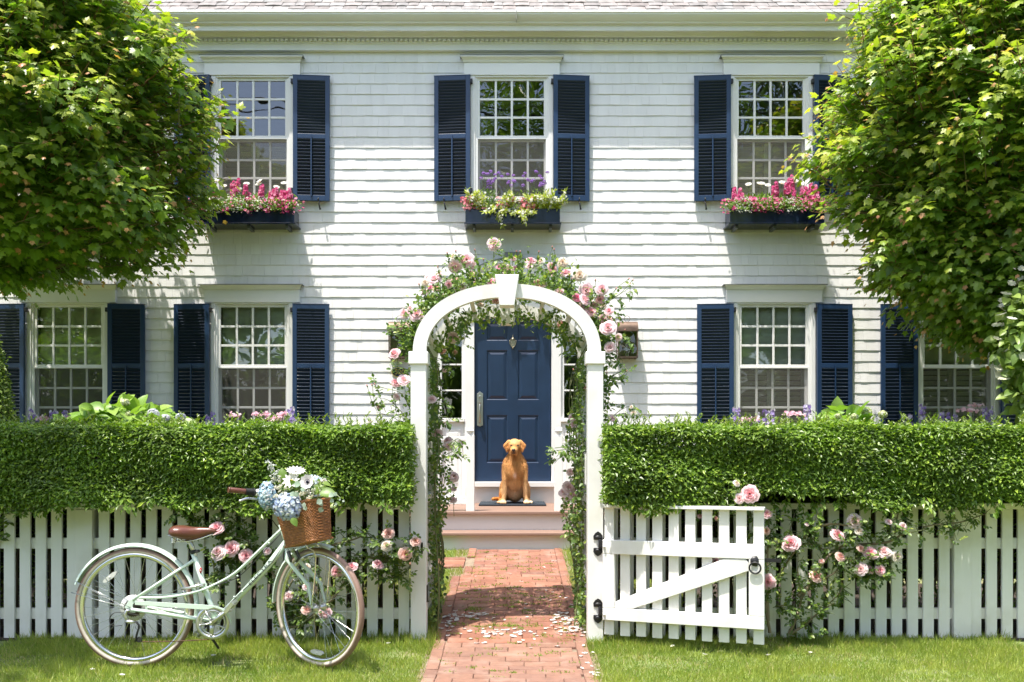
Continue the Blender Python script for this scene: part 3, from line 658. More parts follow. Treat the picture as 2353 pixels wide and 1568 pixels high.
# gate hinges stay on the post side as parts of the gate
g0=np.array([(1386.5-CX)/F*5.80,5.80]); g1=np.array([(1757-CX)/F*5.46,5.46]); gd=(g1-g0)/np.linalg.norm(g1-g0); GL=np.linalg.norm(g1-g0)
gate=empty('garden_gate',(g0[0],g0[1],0),'white picket garden gate with a diagonal brace standing open beside the arbor','gate')
GM=Matrix(((gd[0],-gd[1],0,g0[0]),(gd[1],gd[0],0,g0[1]),(0,0,1,0),(0,0,0,1)))
zt_=lambda y: EYE+(HOR-y)/362.
t=MB(); t.box((0,-.02,zt_(1166.6)),(GL,.05,zt_(1159.4)),GM); part('cap_rail',t,mWHITE,gate,bevel=.003)
st=.078
t=MB(); t.box((0,-.022,zt_(1272)),(GL,.010,zt_(1240)),GM); part('upper_rail',t,mWHITE,gate,bevel=.003)
t=MB(); t.box((0,-.022,zt_(1423.5)),(GL,.010,zt_(1395.5)),GM); part('lower_rail',t,mWHITE,gate,bevel=.003)
for a,b in ((0,st),(GL-st-.012,GL)):
    t=MB(); t.box((a,-.0215,zt_(1395.3)),(b,.010,zt_(1272.2)),GM); part('stile',t,mWHITE,gate,bevel=.003)
t=MB(); 
P=[(st+.0,zt_(1395)),(st+.10,zt_(1395)),(GL-st-.013,zt_(1292)),(GL-st-.013,zt_(1272.5)),(GL-st-.15,zt_(1272.5)),(st+.0,zt_(1383))]
P=[(st+.001,zt_(1381)),(st+.001,zt_(1394.8)),(st+.115,zt_(1394.8)),(GL-st-.013,zt_(1298)),(GL-st-.013,zt_(1281)),(GL-st-.03,zt_(1273)),(GL-st-.155,zt_(1273))]
V=np.array([[x,y,z] for y in (-.018,.008) for x,z in P]); V=V@np.array(GM)[:3,:3].T+np.array(GM)[:3,3]; n_=len(P); j=np.arange(n_);k=(j+1)%n_
t.add(V,[np.stack([j,k,k+n_,j+n_],-1),j[::-1][None],(j+n_)[None]]); part('brace',t,mWHITE,gate,bevel=.003)
for i in range(10):
    a=.004+i*(GL-.07)/9.0; t=MB(); t.box((a,.0105,.052+random.uniform(-.003,.003)),(a+.062,.030,zt_(1166.8)),GM); part('picket',t,mWHITE,gate,bevel=.002)
for yD in (1250,1404):
    X=(1374-CX)/F*AY; zc=EYE+(HOR-yD)/360.2; t=MB()
    for s_ in (-1,1):
        q=zc+s_*.046; t.prism([(X-.028,q-s_*.02),(X+.028,q-s_*.02),(X+.030,q+s_*.004),(X+.018,q+s_*.022),(X,q+s_*.034),(X-.018,q+s_*.022),(X-.030,q+s_*.004)][::s_],AY-.006,AY-.0005)
        t.ell((X,AY-.01,q-s_*.004),(.02,.008,.013),n=12,m=8)
        for xx,zz2 in ((-.017,.0),(.017,.0),(0,.022)): t.ell((X+xx,AY-.007,q+s_*zz2),(.003,.003,.003),n=8,m=5)
    t.tube([(X+.012,AY-.012,zc-.03),(X+.012,AY-.012,zc+.03)],.011,n=12); t.box((X+.010,AY-.026,zc-.02),(X+.05,AY-.014,zc+.02))
    part('hinge',t,mIRON,gate,bevel=.0015)
    t=MB(); p=np.array(GM)@np.array([.012,-.028,zc-.012,1]); t.lathe([(.001,-.012),(.007,-.011),(.008,-.004),(.008,.008)],p[:3],(0,1,0),n=12); part('bolt',t,mWHITE,gate)
def gp(x,y,z): return (np.array(GM)@np.array([x,y,z,1]))[:3]
t=MB(); hz=zt_(1276); xx=GL-.052
t.lathe([(.001,-.014),(.012,-.014),(.02,-.007),(.032,-.004),(.032,0)],gp(xx,-.022,hz),(0,1,0),n=9); 
aa=np.linspace(0,2*np.pi,25); t.tube([gp(xx+.033*math.cos(v),-.042-.004*math.sin(v),hz-.038+.033*math.sin(v)) for v in aa],.0055,n=8,cap=False)
part('ring_latch',t,mIRON,gate)
t=MB(); t.box((GL-.0,.012,hz-.006),(GL+.095,.022,hz+.016),GM); part('latch_bar',t,mIRON,gate)
# ================================================================= FENCES
FY=5.90
def fence(xs, x_end, label, postx, x_start):
    f=empty('picket_fence',((x_start+x_end)/2,FY,0),label,'fence')
    a,b=min(x_start,x_end),max(x_start,x_end)
    for za,zb_ in ((.585,.655),(.13,.20)):
        t=MB(); t.box((a,FY+.0205,za),(b,FY+.055,zb_)); part('rail',t,mWHITE,f,bevel=.002)
    t=MB(); t.box((a,FY-.012,.858),(b,FY+.065,.882)); t.box((a,FY-.004,.842),(b,FY+.06,.8575)); part('cap_rail',t,mWHITE,f,bevel=.003)
    for X in xs:
        t=MB(); t.box((X-.0345,FY+random.uniform(-.0015,.0015),.008+random.uniform(-.004,.004)),(X+.0345,FY+.020,.8415)); part('picket',t,mWHITE,f,bevel=.0025)
    for X in postx:
        t=MB(); t.box((X-.055,FY-.014,-.05),(X+.055,FY+.0865,.8412)); part('post',t,mWHITE,f,bevel=.004)
D2=lambda D: (D-CX)/F*FY
LP_=[D2(v) for v in (194.5+4,)]; 
lx=[]; D=928.
while D>-420:
    if abs(D-200)>28: lx.append(D2(D)); D-=36.3
    else: D-=36.3
# pickets on the far left shift around the wide post
fence(lx,D2(-430),'white picket fence left of the arbor, behind the bicycle',[D2(194)],D2(944))
rx=[];D=1408.
while D<2800:
    if abs(D-2213)>28: rx.append(D2(D))
    D+=36.3
fence(rx,D2(2830),'white picket fence right of the arbor, behind the open gate',[D2(2210)],D2(1390))
# ================================================================= HEDGES
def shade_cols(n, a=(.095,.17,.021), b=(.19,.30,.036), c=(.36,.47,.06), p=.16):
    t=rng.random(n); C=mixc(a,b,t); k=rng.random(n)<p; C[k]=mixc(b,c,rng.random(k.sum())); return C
def hedge(x0,x1,label):
    h=empty('privet_hedge',((x0+x1)/2,6.3,0),label,'hedge')
    L=x1-x0; y0,y1,zt,zb_=5.64,6.62,1.372,.885
    lm=MB()
    def bump(x,z): return .025*np.sin(x*5.3+z*4)+.02*np.sin(x*11.7+1.3)+.015*np.sin(z*17+x*3)
    # front face
    n=int(L*10800); x=rng.uniform(x0,x1,n); lw=zb_-.02+.03*np.sin(x*4.7)+.02*np.sin(x*13)+.07*np.exp(-((x-1.85)/.38)**2); z=lw+(zt-lw)*rng.random(n)**.85; dep=np.abs(rng.normal(0,.035,n))
    ed=np.clip((z-(zt-.06))/.06,0,1); P=np.stack([x,y0-bump(x,z)+dep+ed**2*.05,z],-1)
    nrm=np.stack([rng.normal(0,.4,n),-.7+rng.normal(0,.3,n),1.0+rng.normal(0,.35,n)],-1); d=np.stack([rng.normal(0,.9,n),-.45+rng.normal(0,.3,n),-.25+rng.normal(0,.5,n)],-1)
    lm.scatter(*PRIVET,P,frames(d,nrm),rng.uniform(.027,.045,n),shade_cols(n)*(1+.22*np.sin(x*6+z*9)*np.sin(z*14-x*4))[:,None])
    # inner darker leaves and lower skirt
    n=int(L*3400); x=rng.uniform(x0,x1,n); z=rng.uniform(.12,zt-.05,n); P=np.stack([x,rng.uniform(5.85,6.25,n)+(z<.9)*.2,z],-1)
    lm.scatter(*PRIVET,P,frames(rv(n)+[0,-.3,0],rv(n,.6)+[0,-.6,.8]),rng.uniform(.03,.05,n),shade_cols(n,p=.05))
    n=int(L*5500); x=rng.uniform(x0,x1,n); y=rng.uniform(y0+.02,y1,n); P=np.stack([x,y,zt+.018*np.sin(x*7)+.015*np.sin(y*9+x*3)-np.abs(rng.normal(0,.03,n))],-1)
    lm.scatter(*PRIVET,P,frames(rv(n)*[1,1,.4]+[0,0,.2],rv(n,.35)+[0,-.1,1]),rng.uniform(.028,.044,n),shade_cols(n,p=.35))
    # ends and back
    for xe,sg in ((x0,-1),(x1,1)):
        n=3200; P=np.stack([xe+sg*rng.uniform(-.05,.02,n),rng.uniform(y0,y1,n),rng.uniform(.9,zt,n)],-1); lm.scatter(*PRIVET,P,frames(rv(n),rv(n,.4)+[sg,0,.6]),rng.uniform(.028,.042,n),shade_cols(n))
    n=int(L*2200); P=np.stack([rng.uniform(x0,x1,n),y1+rng.uniform(-.05,.03,n),rng.uniform(.4,zt,n)],-1); lm.scatter(*PRIVET,P,frames(rv(n),rv(n,.4)+[0,1,.6]),rng.uniform(.03,.046,n),shade_cols(n))
    # light shoots on top
    n=int(L*75); xs=rng.uniform(x0,x1,n); ys=rng.uniform(y0+.05,y1,n); hh=rng.uniform(.03,.10,n)
    tw=MB()
    for X,Y,H in zip(xs,ys,hh):
        lean=rng.normal(0,.25,2); k=int(5+H*70); q=np.linspace(.1,1,k); Pk=np.stack([X+lean[0]*H*q,Y+lean[1]*H*q,zt-.01+H*q],-1)
        a=q*9+rng.random()*6; dd=np.stack([np.cos(a),np.sin(a),.7+.4*q],-1); lm.scatter(*PRIVET,Pk,frames(dd,np.array([0,0,1.])+rv(k,.2)),.018+.014*(1-q*.5),mixc((.13,.21,.03),(.24,.30,.045),np.full(k,rng.random())))
        tw.tube([(X,Y,zt-.05),(X+lean[0]*H,Y+lean[1]*H,zt+H)],.0012,n=3,cap=False,col=(.12,.16,.04))
    # sprays that hang over the fence
    ns=int(L*14)
    for _ in range(ns):
        X=rng.uniform(x0+.07,x1-.07); H=rng.uniform(.03,.12)*(1.3 if np.sin(X*4.1+1)>.3 else .7); Y=y0+rng.random()*.16; k=int(5+H*60); q=np.linspace(0,1,k); dx=rng.normal(0,.4)
        Pk=np.stack([X+dx*H*q+rng.normal(0,.012,k),Y-.03*q+rng.normal(0,.01,k),.93-H*q],-1)
        lm.scatter(*PRIVET,Pk,frames(np.stack([rng.normal(0,.8,k),-.5+rng.normal(0,.3,k),-.8*np.ones(k)],-1),rv(k,.4)+[0,-1,.7]),rng.uniform(.036,.058,k),shade_cols(k,p=.1))
        tw.tube([(X,Y+.04,.95),(X+dx*H,Y-.03,.93-H)],.0013,n=3,cap=False,col=(.12,.1,.05))
    for _ in range(int(L*34)):
        X=rng.uniform(x0,x1); Y=rng.uniform(6.0,6.4); p=[(X,Y,.0)]; 
        for q in range(4): p.append((p[-1][0]+rng.normal(0,.05),max(6.02,p[-1][1]+rng.normal(0,.04)-.02),p[-1][2]+.27))
        tw.tube(p,[.012,.01,.008,.006,.003],n=5,cap=False,col=(.11,.08,.055))
    part('foliage',lm,mHEDGE,h); part('stems',tw,mSTEM,h)
    co=MB(); co.box((x0+.15,6.22,.35),(x1-.15,6.5,1.2)); co.box((x0+.12,5.78,.98),(x1-.12,6.2,1.22)); part('dark_core',co,mk('hedge_core',(.018,.022,.008),.95,var=.6,vscale=60,bump=1,bscale=90) if 'hedge_core' not in MATS else MATS['hedge_core'],h)  # solid dark core for the twig mass; inner shade put into its colour
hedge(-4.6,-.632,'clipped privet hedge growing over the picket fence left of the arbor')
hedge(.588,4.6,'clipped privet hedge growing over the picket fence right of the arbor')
# ================================================================= GRASS
gm=MB(); CELL=rng.random((97,97))*.55  # random clump tone per cell; paler cells put sun flecks into the blade colour
def blades(n,x0,x1,y0,y1,L,dens=None,mask=None):
    x=rng.uniform(x0,x1,n); y=rng.uniform(y0,y1,n)
    if mask is not None:
        k=mask(x,y); x,y=x[k],y[k]; n=len(x)
    pat=.5+.5*np.sin(x*3.1+np.sin(y*4.3)*1.3)*np.sin(y*5.1+x*1.7+1)
    l=L*(.5+.75*pat)*rng.uniform(.5,1.35,n); tn=rng.random(n)
    cell=CELL[(np.floor(x/.07+rng.normal(0,.35,len(x))).astype(int))%97,(np.floor(y/.05+rng.normal(0,.35,len(x))).astype(int))%97]; l=l*(.7+1.1*cell); lo=.5+.5*np.sin(x*1.3+2+np.sin(y*2.1))*np.cos(y*2.7+x*.8); C=mixc((.16,.27,.04),(.46,.52,.13),np.clip(tn*.45+pat*.2+lo*.25+cell-.2,0,1)); dry=rng.random(n)<.05+.12*(pat<.15); C[dry]=(.5,.44,.22)
    d=np.stack([rng.normal(0,.45,n),rng.normal(0,.45,n),np.ones(n)],-1); nn=np.stack([rng.normal(0,.7,n),-1+rng.normal(0,.6,n),.2*np.ones(n)],-1)
    S=np.stack([rng.uniform(.0030,.0052,n),l,l],-1); P=np.stack([x,y,groundv(y)-.006],-1)
    gm.scatter(*BLADE,P,frames(d,nn),S,C)
edge=lambda x,y: ~((x>-.485+.02*np.sin(y*9))&(x<.462+.02*np.sin(y*11)))
bare=lambda x,y: edge(x,y)&((rng.random(len(x))<.25)|~(((x+1.66)**2/.012+(y-5.38)**2/.008<1)|((x+.70)**2/.02+(y-5.55)**2/.006<1)|((x-1.24)**2/.03+(y-5.6)**2/.004<1)|((x-2.35)**2/.02+(y-5.2)**2/.006<1)|((x-1.7)**2/.03+(y-5.05)**2/.005<1)))
blades(110000,-3.1,3.1,4.35,5.92,.046,mask=bare)
blades(22000,-3.2,3.2,5.55,5.95,.062,mask=bare)
blades(17000,-1.5,-.40,5.95,8.76,.060,mask=lambda x,y:~((y>7.93)&(y<8.42))&(x<np.where(y>7.65,-.41,-.49)))
blades(12000,.465,1.3,5.95,8.76,.060)
solo('grass',gm,mGRASS,kind='stuff')
# moss and weed tufts in the joints
gm=MB()
for _ in range(190):
    y=rng.choice([rng.uniform(5.7,8.6),rng.normal(7.0,.25),rng.normal(6.1,.3),rng.uniform(4.95,5.7)],p=[.45,.2,.2,.15]); x=rng.uniform(-.4,.38); n=int(rng.uniform(10,26)); P=np.stack([x+rng.normal(0,.028,n),y+rng.normal(0,.006,n),np.full(n,ground(y)+.014)],-1)
    gm.scatter(*BLADE,P,frames(np.stack([rng.normal(0,.9,n),rng.normal(0,.9,n),np.full(n,.8)],-1),rv(n)+[0,-1,0]),np.stack([np.full(n,.006),rng.uniform(.012,.028,n),np.full(n,.018)],-1),mixc((.16,.28,.04),(.36,.44,.08),rng.random(n)))
for (x,y) in ((-.11,6.15),(.11,6.2),(.2,5.9),(.31,6.3)):
    n=9; gm.scatter(*BLADE,np.tile([x,y,ground(y)+.01],(n,1)),frames(np.stack([rng.normal(0,.6,n),rng.normal(0,.4,n),np.ones(n)],-1),rv(n)+[0,-1,0]),np.stack([np.full(n,.004),rng.uniform(.03,.06,n),np.full(n,.05)],-1),mixc((.15,.24,.04),(.25,.33,.06),rng.random(n)))
solo('joint_weeds',gm,mGRASS,kind='stuff')
# ================================================================= FALLEN PETALS
def petalmesh(seed):
    r=random.Random(seed); m=MB(); n=10; 
    ring_=[(math.cos(2*math.pi*i/n)*(1+r.uniform(-.18,.18)),math.sin(2*math.pi*i/n)*.72*(1+r.uniform(-.15,.15)),.32+r.uniform(-.12,.25)) for i in range(n)]
    inn=[(x*.5,y*.5,z*.3+r.uniform(0,.08)) for x,y,z in ring_]
    V=[(0,0,0)]+inn+ring_; T=[[0,1+i,1+(i+1)%n] for i in range(n)]; Q=[[1+i,11+i,11+(i+1)%n,1+(i+1)%n] for i in range(n)]
    m.add(V,[np.array(T),np.array(Q)],True,(.80,.79,.76)); me=m.mesh('rose_petal'); me.materials.append(mPETAL); return me
PM=[petalmesh(i) for i in range(7)]
def drop(x,y,sc,lab,grp,me=None):
    o=bpy.data.objects.new('rose_petal',me or random.choice(PM)); COL.objects.link(o)
    o.location=(x,y,ground(y)+.021+sc*.02); o.rotation_euler=(random.uniform(-.2,.2),random.uniform(-.2,.2),random.uniform(0,6.3)); o.scale=(sc*random.uniform(.8,1.3),sc,sc*.9)
    tag(o,lab,'petal',grp)
LP1='white rose petal lying on the brick path under the arbor'
clus=[(.40,6.02,.06,.07,36),(.38,6.28,.05,.10,30),(.47,6.45,.03,.14,14),(-.18,5.95,.09,.05,16),(-.28,6.35,.08,.05,24),(-.42,6.35,.04,.16,14),(.12,5.9,.08,.07,12),(0,6.0,.3,.25,40),(-.45,6.0,.04,.12,8),(.44,5.3,.04,.25,10)]
for cx_,cy_,sx,sy,n in clus:
    for _ in range(n):
        x=random.gauss(cx_,sx); y=random.gauss(cy_,sy)
        if abs(x)<.51 and y>5.0: drop(x,y,random.uniform(.012,.022),LP1,'white petals scattered on the path')
for _ in range(14): 
    drop(random.uniform(-.42,.42),random.uniform(6.7,8.2),random.uniform(.010,.016),LP1,'white petals scattered on the path')
for (xD,yD) in ((1760+5,1518+2),(1805,1483),(1821,1488),(1862,1516),(490,1521),(212,1548),(280,1561),(892,1500),(1620,1519),(1545,1505)):
    Zq=F*(EYE+.045)/(yD-HOR); drop((xD-CX)/F*Zq,Zq,random.uniform(.012,.018),'white rose petal lying in the front lawn','white petals lying in the lawn')
# ================================================================= BICYCLE
ZB=5.29; zB=Z3(200,1800,1.681); B=lambda x,y,dy=0: zB(x,y,ZB)+np.array([0,dy,0])
bike=empty('bicycle',(-1.65,ZB,-.04),'mint green step-through city bicycle parked on the lawn against the picket fence','bicycle')
RH=np.array([(309.6-CX)/F*ZB,ZB,.3085]); FH=np.array([(733-CX)/F*ZB,ZB,.3085]); BB=B(1115,1150,0)
def wheel(name,c,ang,RT=.346):
    fw=np.array([math.cos(ang),-math.sin(ang),0]); ax=np.array([math.sin(ang),math.cos(ang),0])   # axle points away from the camera
    r=.0185; Rm=RT-r
    prof=[];cp=[]
    for k in range(14):
        a=2*math.pi*k/14; prof.append((Rm+r*math.cos(a),r*math.sin(a))); cp.append((.24,.15,.115) if math.cos(a)>.2 else (.56,.50,.43))
    t=MB(); t.lathe(prof,c,ax,n=72,closed=True,colp=cp)
    ORG[bike]=ORG[bike]
    hub=MB(); hub.lathe([(.009,-.055),(.009,-.04),(.024,-.035),(.024,-.03),(.014,-.026),(.014,.026),(.024,.03),(.024,.035),(.009,.04),(.009,.055)],c,ax,n=16)
    w=part('wheel',hub,mALU,bike)
    part('tyre',t,mTYRE,w)
    t=MB(); t.lathe([(Rm-.010,-.0135),(Rm-.030,-.0125),(Rm-.037,-.006),(Rm-.037,.006),(Rm-.030,.0125),(Rm-.010,.0135)],c,ax,n=72,closed=True); part('rim',t,mCHROME,w)
    t=MB(); up=np.array([0,0,1.])
    for i in range(32):
        s_=1 if i%2 else -1; a=2*math.pi*i/32; b=a+(.62 if (i//2)%2 else -.62)
        p0=c+ax*s_*.032+(fw*math.cos(b)+up*math.sin(b))*.022; p1=c+ax*s_*.003+(fw*math.cos(a)+up*math.sin(a))*(Rm-.035)
        t.tube([p0,p1],.0011,n=4,cap=False)
    part('spokes',t,mCHROME,w)
    return w,fw,ax,Rm
rw,_,_,Rm=wheel('rear',RH,0); FA=R(33); fwh,ffw,fax,_=wheel('front',FH,FA)
def refl(c,fw,ang,rr,w):
    t=MB(); up=np.array([0,0,1.]); cc=c+(fw*math.cos(ang)+up*math.sin(ang))*rr; tg=-fw*math.sin(ang)+up*math.cos(ang); rd=fw*math.cos(ang)+up*math.sin(ang); ax=np.cross(tg,rd)
    V=[];aa=np.linspace(0,2*np.pi,16,endpoint=False)
    for s_ in (-.008,.008):
        for v in aa: V.append(cc+tg*.047*np.sign(math.cos(v))*abs(math.cos(v))**.5+rd*.013*math.sin(v)+ax*s_)
    j=np.arange(16);k=(j+1)%16; t.add(V,[np.stack([j,k,k+16,j+16],-1),j[::-1][None],(j+16)[None]]); t.lathe([(.001,-.012),(.005,-.011),(.005,0)],cc,(0,1,0),n=8); part('reflector',t,mREFL,w)
refl(RH,np.array([1,0,0]),R(129),.225,rw); refl(FH,ffw,R(-93),.262,fwh)
def curve(pts,n=24):
    P=np.array(pts); m=len(P); t=np.linspace(0,m-1,n); out=[]
    for v in t:
        i=min(int(v),m-2); f=v-i; p0=P[max(i-1,0)];p1=P[i];p2=P[i+1];p3=P[min(i+2,m-1)]
        out.append(.5*((2*p1)+(-p0+p2)*f+(2*p0-5*p1+4*p2-p3)*f*f+(-p0+3*p1-3*p2+p3)*f**3))
    return np.array(out)
ht0=B(1612,665); ht1=B(1556,500)
t=MB(); t.tube([ht0,ht1],.0185,n=14); t.tube([B(1598,612),B(1450,800),BB+[0,0,0]],[.0205,.0185,.017],n=14)
t.tube([B(962,690),B(1040,925),B(1085,1045),BB],[.0155,.0155,.0155,.0165],n=14)
t.lathe([(.021,-.035),(.021,.035)],BB,(0,1,0),n=14)
fr=part('frame',t,mMINT,bike)
for s_ in (-1,1):
    y=s_*.018
    t=MB(); t.tube(curve([B(1557,533,y*.6),B(1400,685,y),B(1250,825,y),B(1110,905,y*1.1),B(1000,948,y*1.6),B(860,976,y*2.4),B(730,986,y*2.8),B(625,984,y*3.1)],32),.0072,n=10); part('twin_tube',t,mMINT,fr)
    t=MB(); t.tube([B(968,742,y*.9),B(740,895,y*2.3),B(585,1000,y*3.2)],.0085,n=10); part('seat_stay',t,mMINT,fr)
    t=MB(); t.tube([B(575,1062,y*3.2),B(800,1094,y*2.8),B(1005,1130,y*1.8),BB+[0,y,0]],[.010,.012,.0125,.012],n=10); part('chain_stay',t,mMINT,fr)
    t=MB(); X=[(560,1000),(600,985),(612,1005),(585,1030),(585,1050),(610,1066),(600,1085),(560,1080),(530,1050)]
    Pq=[B(a,b) for a,b in X]; t.prism([(p[0],p[2]) for p in Pq],ZB+s_*.058-.003,ZB+s_*.058+.003); part('dropout',t,mMINT,fr,bevel=.002)
# lettering along the down tube
me=textmesh('ELECTRA',.027,.0006); me.name='lettering'; me.materials.clear(); me.materials.append(mINK)
for v in me.vertices: v.co.x*=1.75
p0=B(1370,885);p1=B(1475,765); dv=unit(p1-p0); mid=(p0+p1)/2+np.array([0,-.0195,0])+np.array([-dv[2],0,dv[0]])*.002
Rm3=np.stack([dv,np.array([-dv[2],0,dv[0]]),np.array([0,-1.,0])],-1)
instpart('lettering',me,fr,mid,Rm3)
t=MB(); c=B(1019,808,-.0165); t.lathe([(.001,-.0005),(.0095,0),(.0095,.003)],c,(0,1,0),n=20); 
V=t.v[0]; V[:,2]=(V[:,2]-c[2])*1.75+c[2]; V[:,0]=(V[:,0]-c[0])*.8+c[0]; part('head_badge',t,mRED,fr)
me=textmesh('4',.018,.0004); me.name='badge_mark'; me.materials.clear(); me.materials.append(mWHITE); instpart('badge_mark',me,fr,c+np.array([0,-.0012,0]),np.array(Matrix.Rotation(R(90),3,'X')))
# fork, steering
up=np.array([0,0,1.]); hd=unit(ht1-ht0)
t=MB(); cr=B(1612,668)
t.tube([cr+hd*.0,cr-hd*.012],.024,n=12)
for s_ in (-1,1): t.tube([cr+fax*s_*.02+hd*.0,cr+fax*s_*.038-up*.05+ffw*.012,FH+fax*s_*.05+up*.13-ffw*.045*.8,FH+fax*s_*.052+up*.03-ffw*.008,FH+fax*s_*.052],[.013,.0125,.011,.008,.008],n=10)
part('fork',t,mMINT,bike)
t=MB(); t.tube([ht1-hd*.0,ht1+hd*.09],.013,n=10); stem=ht1+hd*.09
t.tube([stem,stem+ffw*.05+up*.01],.014,n=10); bc=stem+ffw*.05+up*.02
gz=Z3(880,1840,4.126); gB=lambda x,y,dz=-.28: gz(x,y,ZB+dz)
ge0=gB(148,497,-.30); ge1=gB(420,522,-.25); dgr=unit(ge1-ge0)
t.tube(curve([ge1+dgr*.05,gB(600,560,-.21),gB(760,600,-.14),bc],14),.0115,n=10)
mir=lambda p: p-2*fax*np.dot(p-bc,fax)
t.tube(curve([bc,mir(gB(760,600,-.14)),mir(gB(600,560,-.21)),mir(ge1)],14),.0115,n=10)
hb=part('handlebar',t,mALU,bike)
for f_ in (lambda p:p, mir):
    t=MB(); a,b=f_(ge0),f_(ge1); d_=unit(b-a); L=np.linalg.norm(b-a)
    t.tube([a,a+d_*.004,b-d_*.004,b],[.013,.0155,.015,.0145],n=16); t.tube([a-d_*.004,a+d_*.004],.0165,n=16); gr=part('grip',t,mSAD,hb)
    t=MB(); 
    for i in range(20): 
        q=a+d_*(L*(i+.5)/20); t.tube([q+np.array([0,-.014,-.006]),q+np.array([0,-.0125,-.0095])+d_*.0015],.0012,n=4,col=(1,1,1))
    part('stitching',t,mk('stitching',(.6,.45,.22),.6) if 'stitching' not in MATS else MATS['stitching'],gr)
    t=MB(); 
    for i in range(9): t.tube([b+d_*(.002+i*.0045),b+d_*(.0048+i*.0045)],.0195 if i%2 else .0185,n=18)
    t.tube([b+d_*.043,b+d_*.048],.024,n=16); part('shifter',t,mRUBB,hb,bevel=.0005)
    t=MB(); t.ell(b+d_*.072,(.028,.024,.022),n=14,m=8); l0=b+d_*.085-up*.02; l1=f_(gB(318,682,-.33))
    t.tube([l0,l0-up*.018],.01,n=8); t.tube(curve([l0-up*.018,f_(gB(540,640,-.25)),f_(gB(430,640,-.30)),l1],10),[.007]*7+[.006,.006,.0075],n=8); part('brake_lever',t,mALU,hb)
# mudguards
def guard(c,fw,ax,a0,a1,n=36):
    t=MB(); rr=.366; V=[]; ang=np.radians(np.linspace(a0,a1,n)); sec=[(-.026,-.010),(-.022,.001),(-.010,.006),(.010,.006),(.022,.001),(.026,-.010)]
    for a in ang:
        rd=fw*math.cos(a)+up*math.sin(a)
        for (u_,v_) in sec: V.append(c+rd*(rr+v_)+ax*u_)
    for a in ang:
        rd=fw*math.cos(a)+up*math.sin(a)
        for (u_,v_) in sec: V.append(c+rd*(rr+v_-.0016)+ax*u_*.97)
    k=6; i=np.arange(n-1)[:,None]*k; j=np.arange(k-1)[None]; q=np.stack([i+j,i+j+1,i+k+j+1,i+k+j],-1).reshape(-1,4)
    t.add(V,[q,q[:,::-1]+n*k],True); e=np.arange(n-1)*k; t.add(V,[np.stack([e,e+k,e+k+n*k,e+n*k],-1),np.stack([e+5,e+5+n*k,e+5+k+n*k,e+5+k],-1)],False)
    return part('mudguard',t,mMINT,bike)
Y_=np.array([0,1.,0]); X_=np.array([1.,0,0])
mg=guard(RH,X_,Y_,158,-14,60); guard(FH,ffw,fax,72,180,40)
for s_ in (-1,1):
    t=MB(); t.tube([RH+X_*-.332+up*.155+Y_*s_*.028,RH+Y_*s_*.062+up*.01],.002,n=5); t.tube([RH+X_*-.355+up*.09+Y_*s_*.028,RH+Y_*s_*.062],.002,n=5); part('mudguard_stay',t,mCHROME,mg)
# chain guard, cranks, drivetrain
cg=B(1115,1150)
t=MB(); pts=[(600,1004),(1060,1030),(1140,1038),(1190,1056),(1225,1095),(1243,1140),(1240,1162),(1232,1135),(1208,1090),(1170,1062),(1125,1048),(1085,1062),(1040,1062),(600,1031)]
Pq=[B(a,b) for a,b in pts]; t.prism([(p[0],p[2]) for p in Pq],ZB-.062,ZB-.058); q1=B(672,1036);
t.box((B(668,0)[0],ZB-.060,B(0,1072)[2]),(B(682,0)[0],ZB-.056,B(0,1030)[2])); part('chain_guard',t,mMINT,bike,bevel=.001)
t=MB(); yy=ZB-.056; RC=.0965; 
t.lathe([(RC,-.003),(RC,.003),(RC-.021,.003),(RC-.021,-.003)],[cg[0],yy,cg[2]],(0,1,0),n=48,closed=True)
t.lathe([(RC-.024,-.001),(RC-.024,.004),(RC-.034,.004),(RC-.034,-.001)],[cg[0],yy,cg[2]],(0,1,0),n=48,closed=True)
for k in range(5):
    a=R(48+72*k); d_=np.array([math.cos(a),0,math.sin(a)]); t.tube([np.array([cg[0],yy-.002,cg[2]]),np.array([cg[0],yy-.002,cg[2]])+d_*.078],[.018,.010],n=8,flat=.4)
    t.lathe([(.001,-.005),(.005,-.004),(.005,.002)],np.array([cg[0],yy-.004,cg[2]])+d_*.072,(0,1,0),n=8)
cr_=part('chainring',t,mALU,bike)
t=MB(); pe=B(1262,1030,-.078); c0=np.array([cg[0],yy-.02,cg[2]]); t.tube([c0,c0*.6+pe*.4,pe],[.019,.014,.013],n=10,flat=.75); t.lathe([(.001,-.004),(.009,-.003),(.012,.004)],c0+[0,-.014,0],(0,1,0),n=14)
part('crank',t,mALU,bike); t=MB(); c1=np.array([cg[0],ZB+.05,cg[2]]); pe2=cg*2-pe; pe2[1]=ZB+.075; t.tube([c1,pe2],[.017,.012],n=10,flat=.75); part('crank',t,mALU,bike)
for p,s_ in ((pe,-1),(pe2,1)):
    t=MB(); M=Matrix.Translation((p[0],p[1]+s_*.05,p[2]))@Matrix.Rotation(R(-52 if s_<0 else 25),4,'Y')
    t.box((-.036,-.045,-.012),(.036,-.036,.012),M); t.box((-.036,.036,-.012),(.036,.045,.012),M); t.box((-.036,-.0355,-.010),(-.028,.0355,.010),M); t.box((.028,-.0355,-.010),(.036,.0355,.010),M); t.box((-.012,-.0355,-.008),(.012,.0355,.008),M)
    part('pedal',t,mALU,bike,bevel=.002)
t=MB()
for rr,yo in ((.052,-.03),(.046,-.034),(.040,-.038),(.034,-.042)):
    nt_=28; V=[]; c=RH+[0,yo,0]
    for i in range(nt_*2): a=math.pi*i/nt_; r_=rr if i%2 else rr-.005; V.append((c[0]+r_*math.cos(a),c[2]+r_*math.sin(a)))
    t.prism(V,c[1]-.001,c[1]+.001)
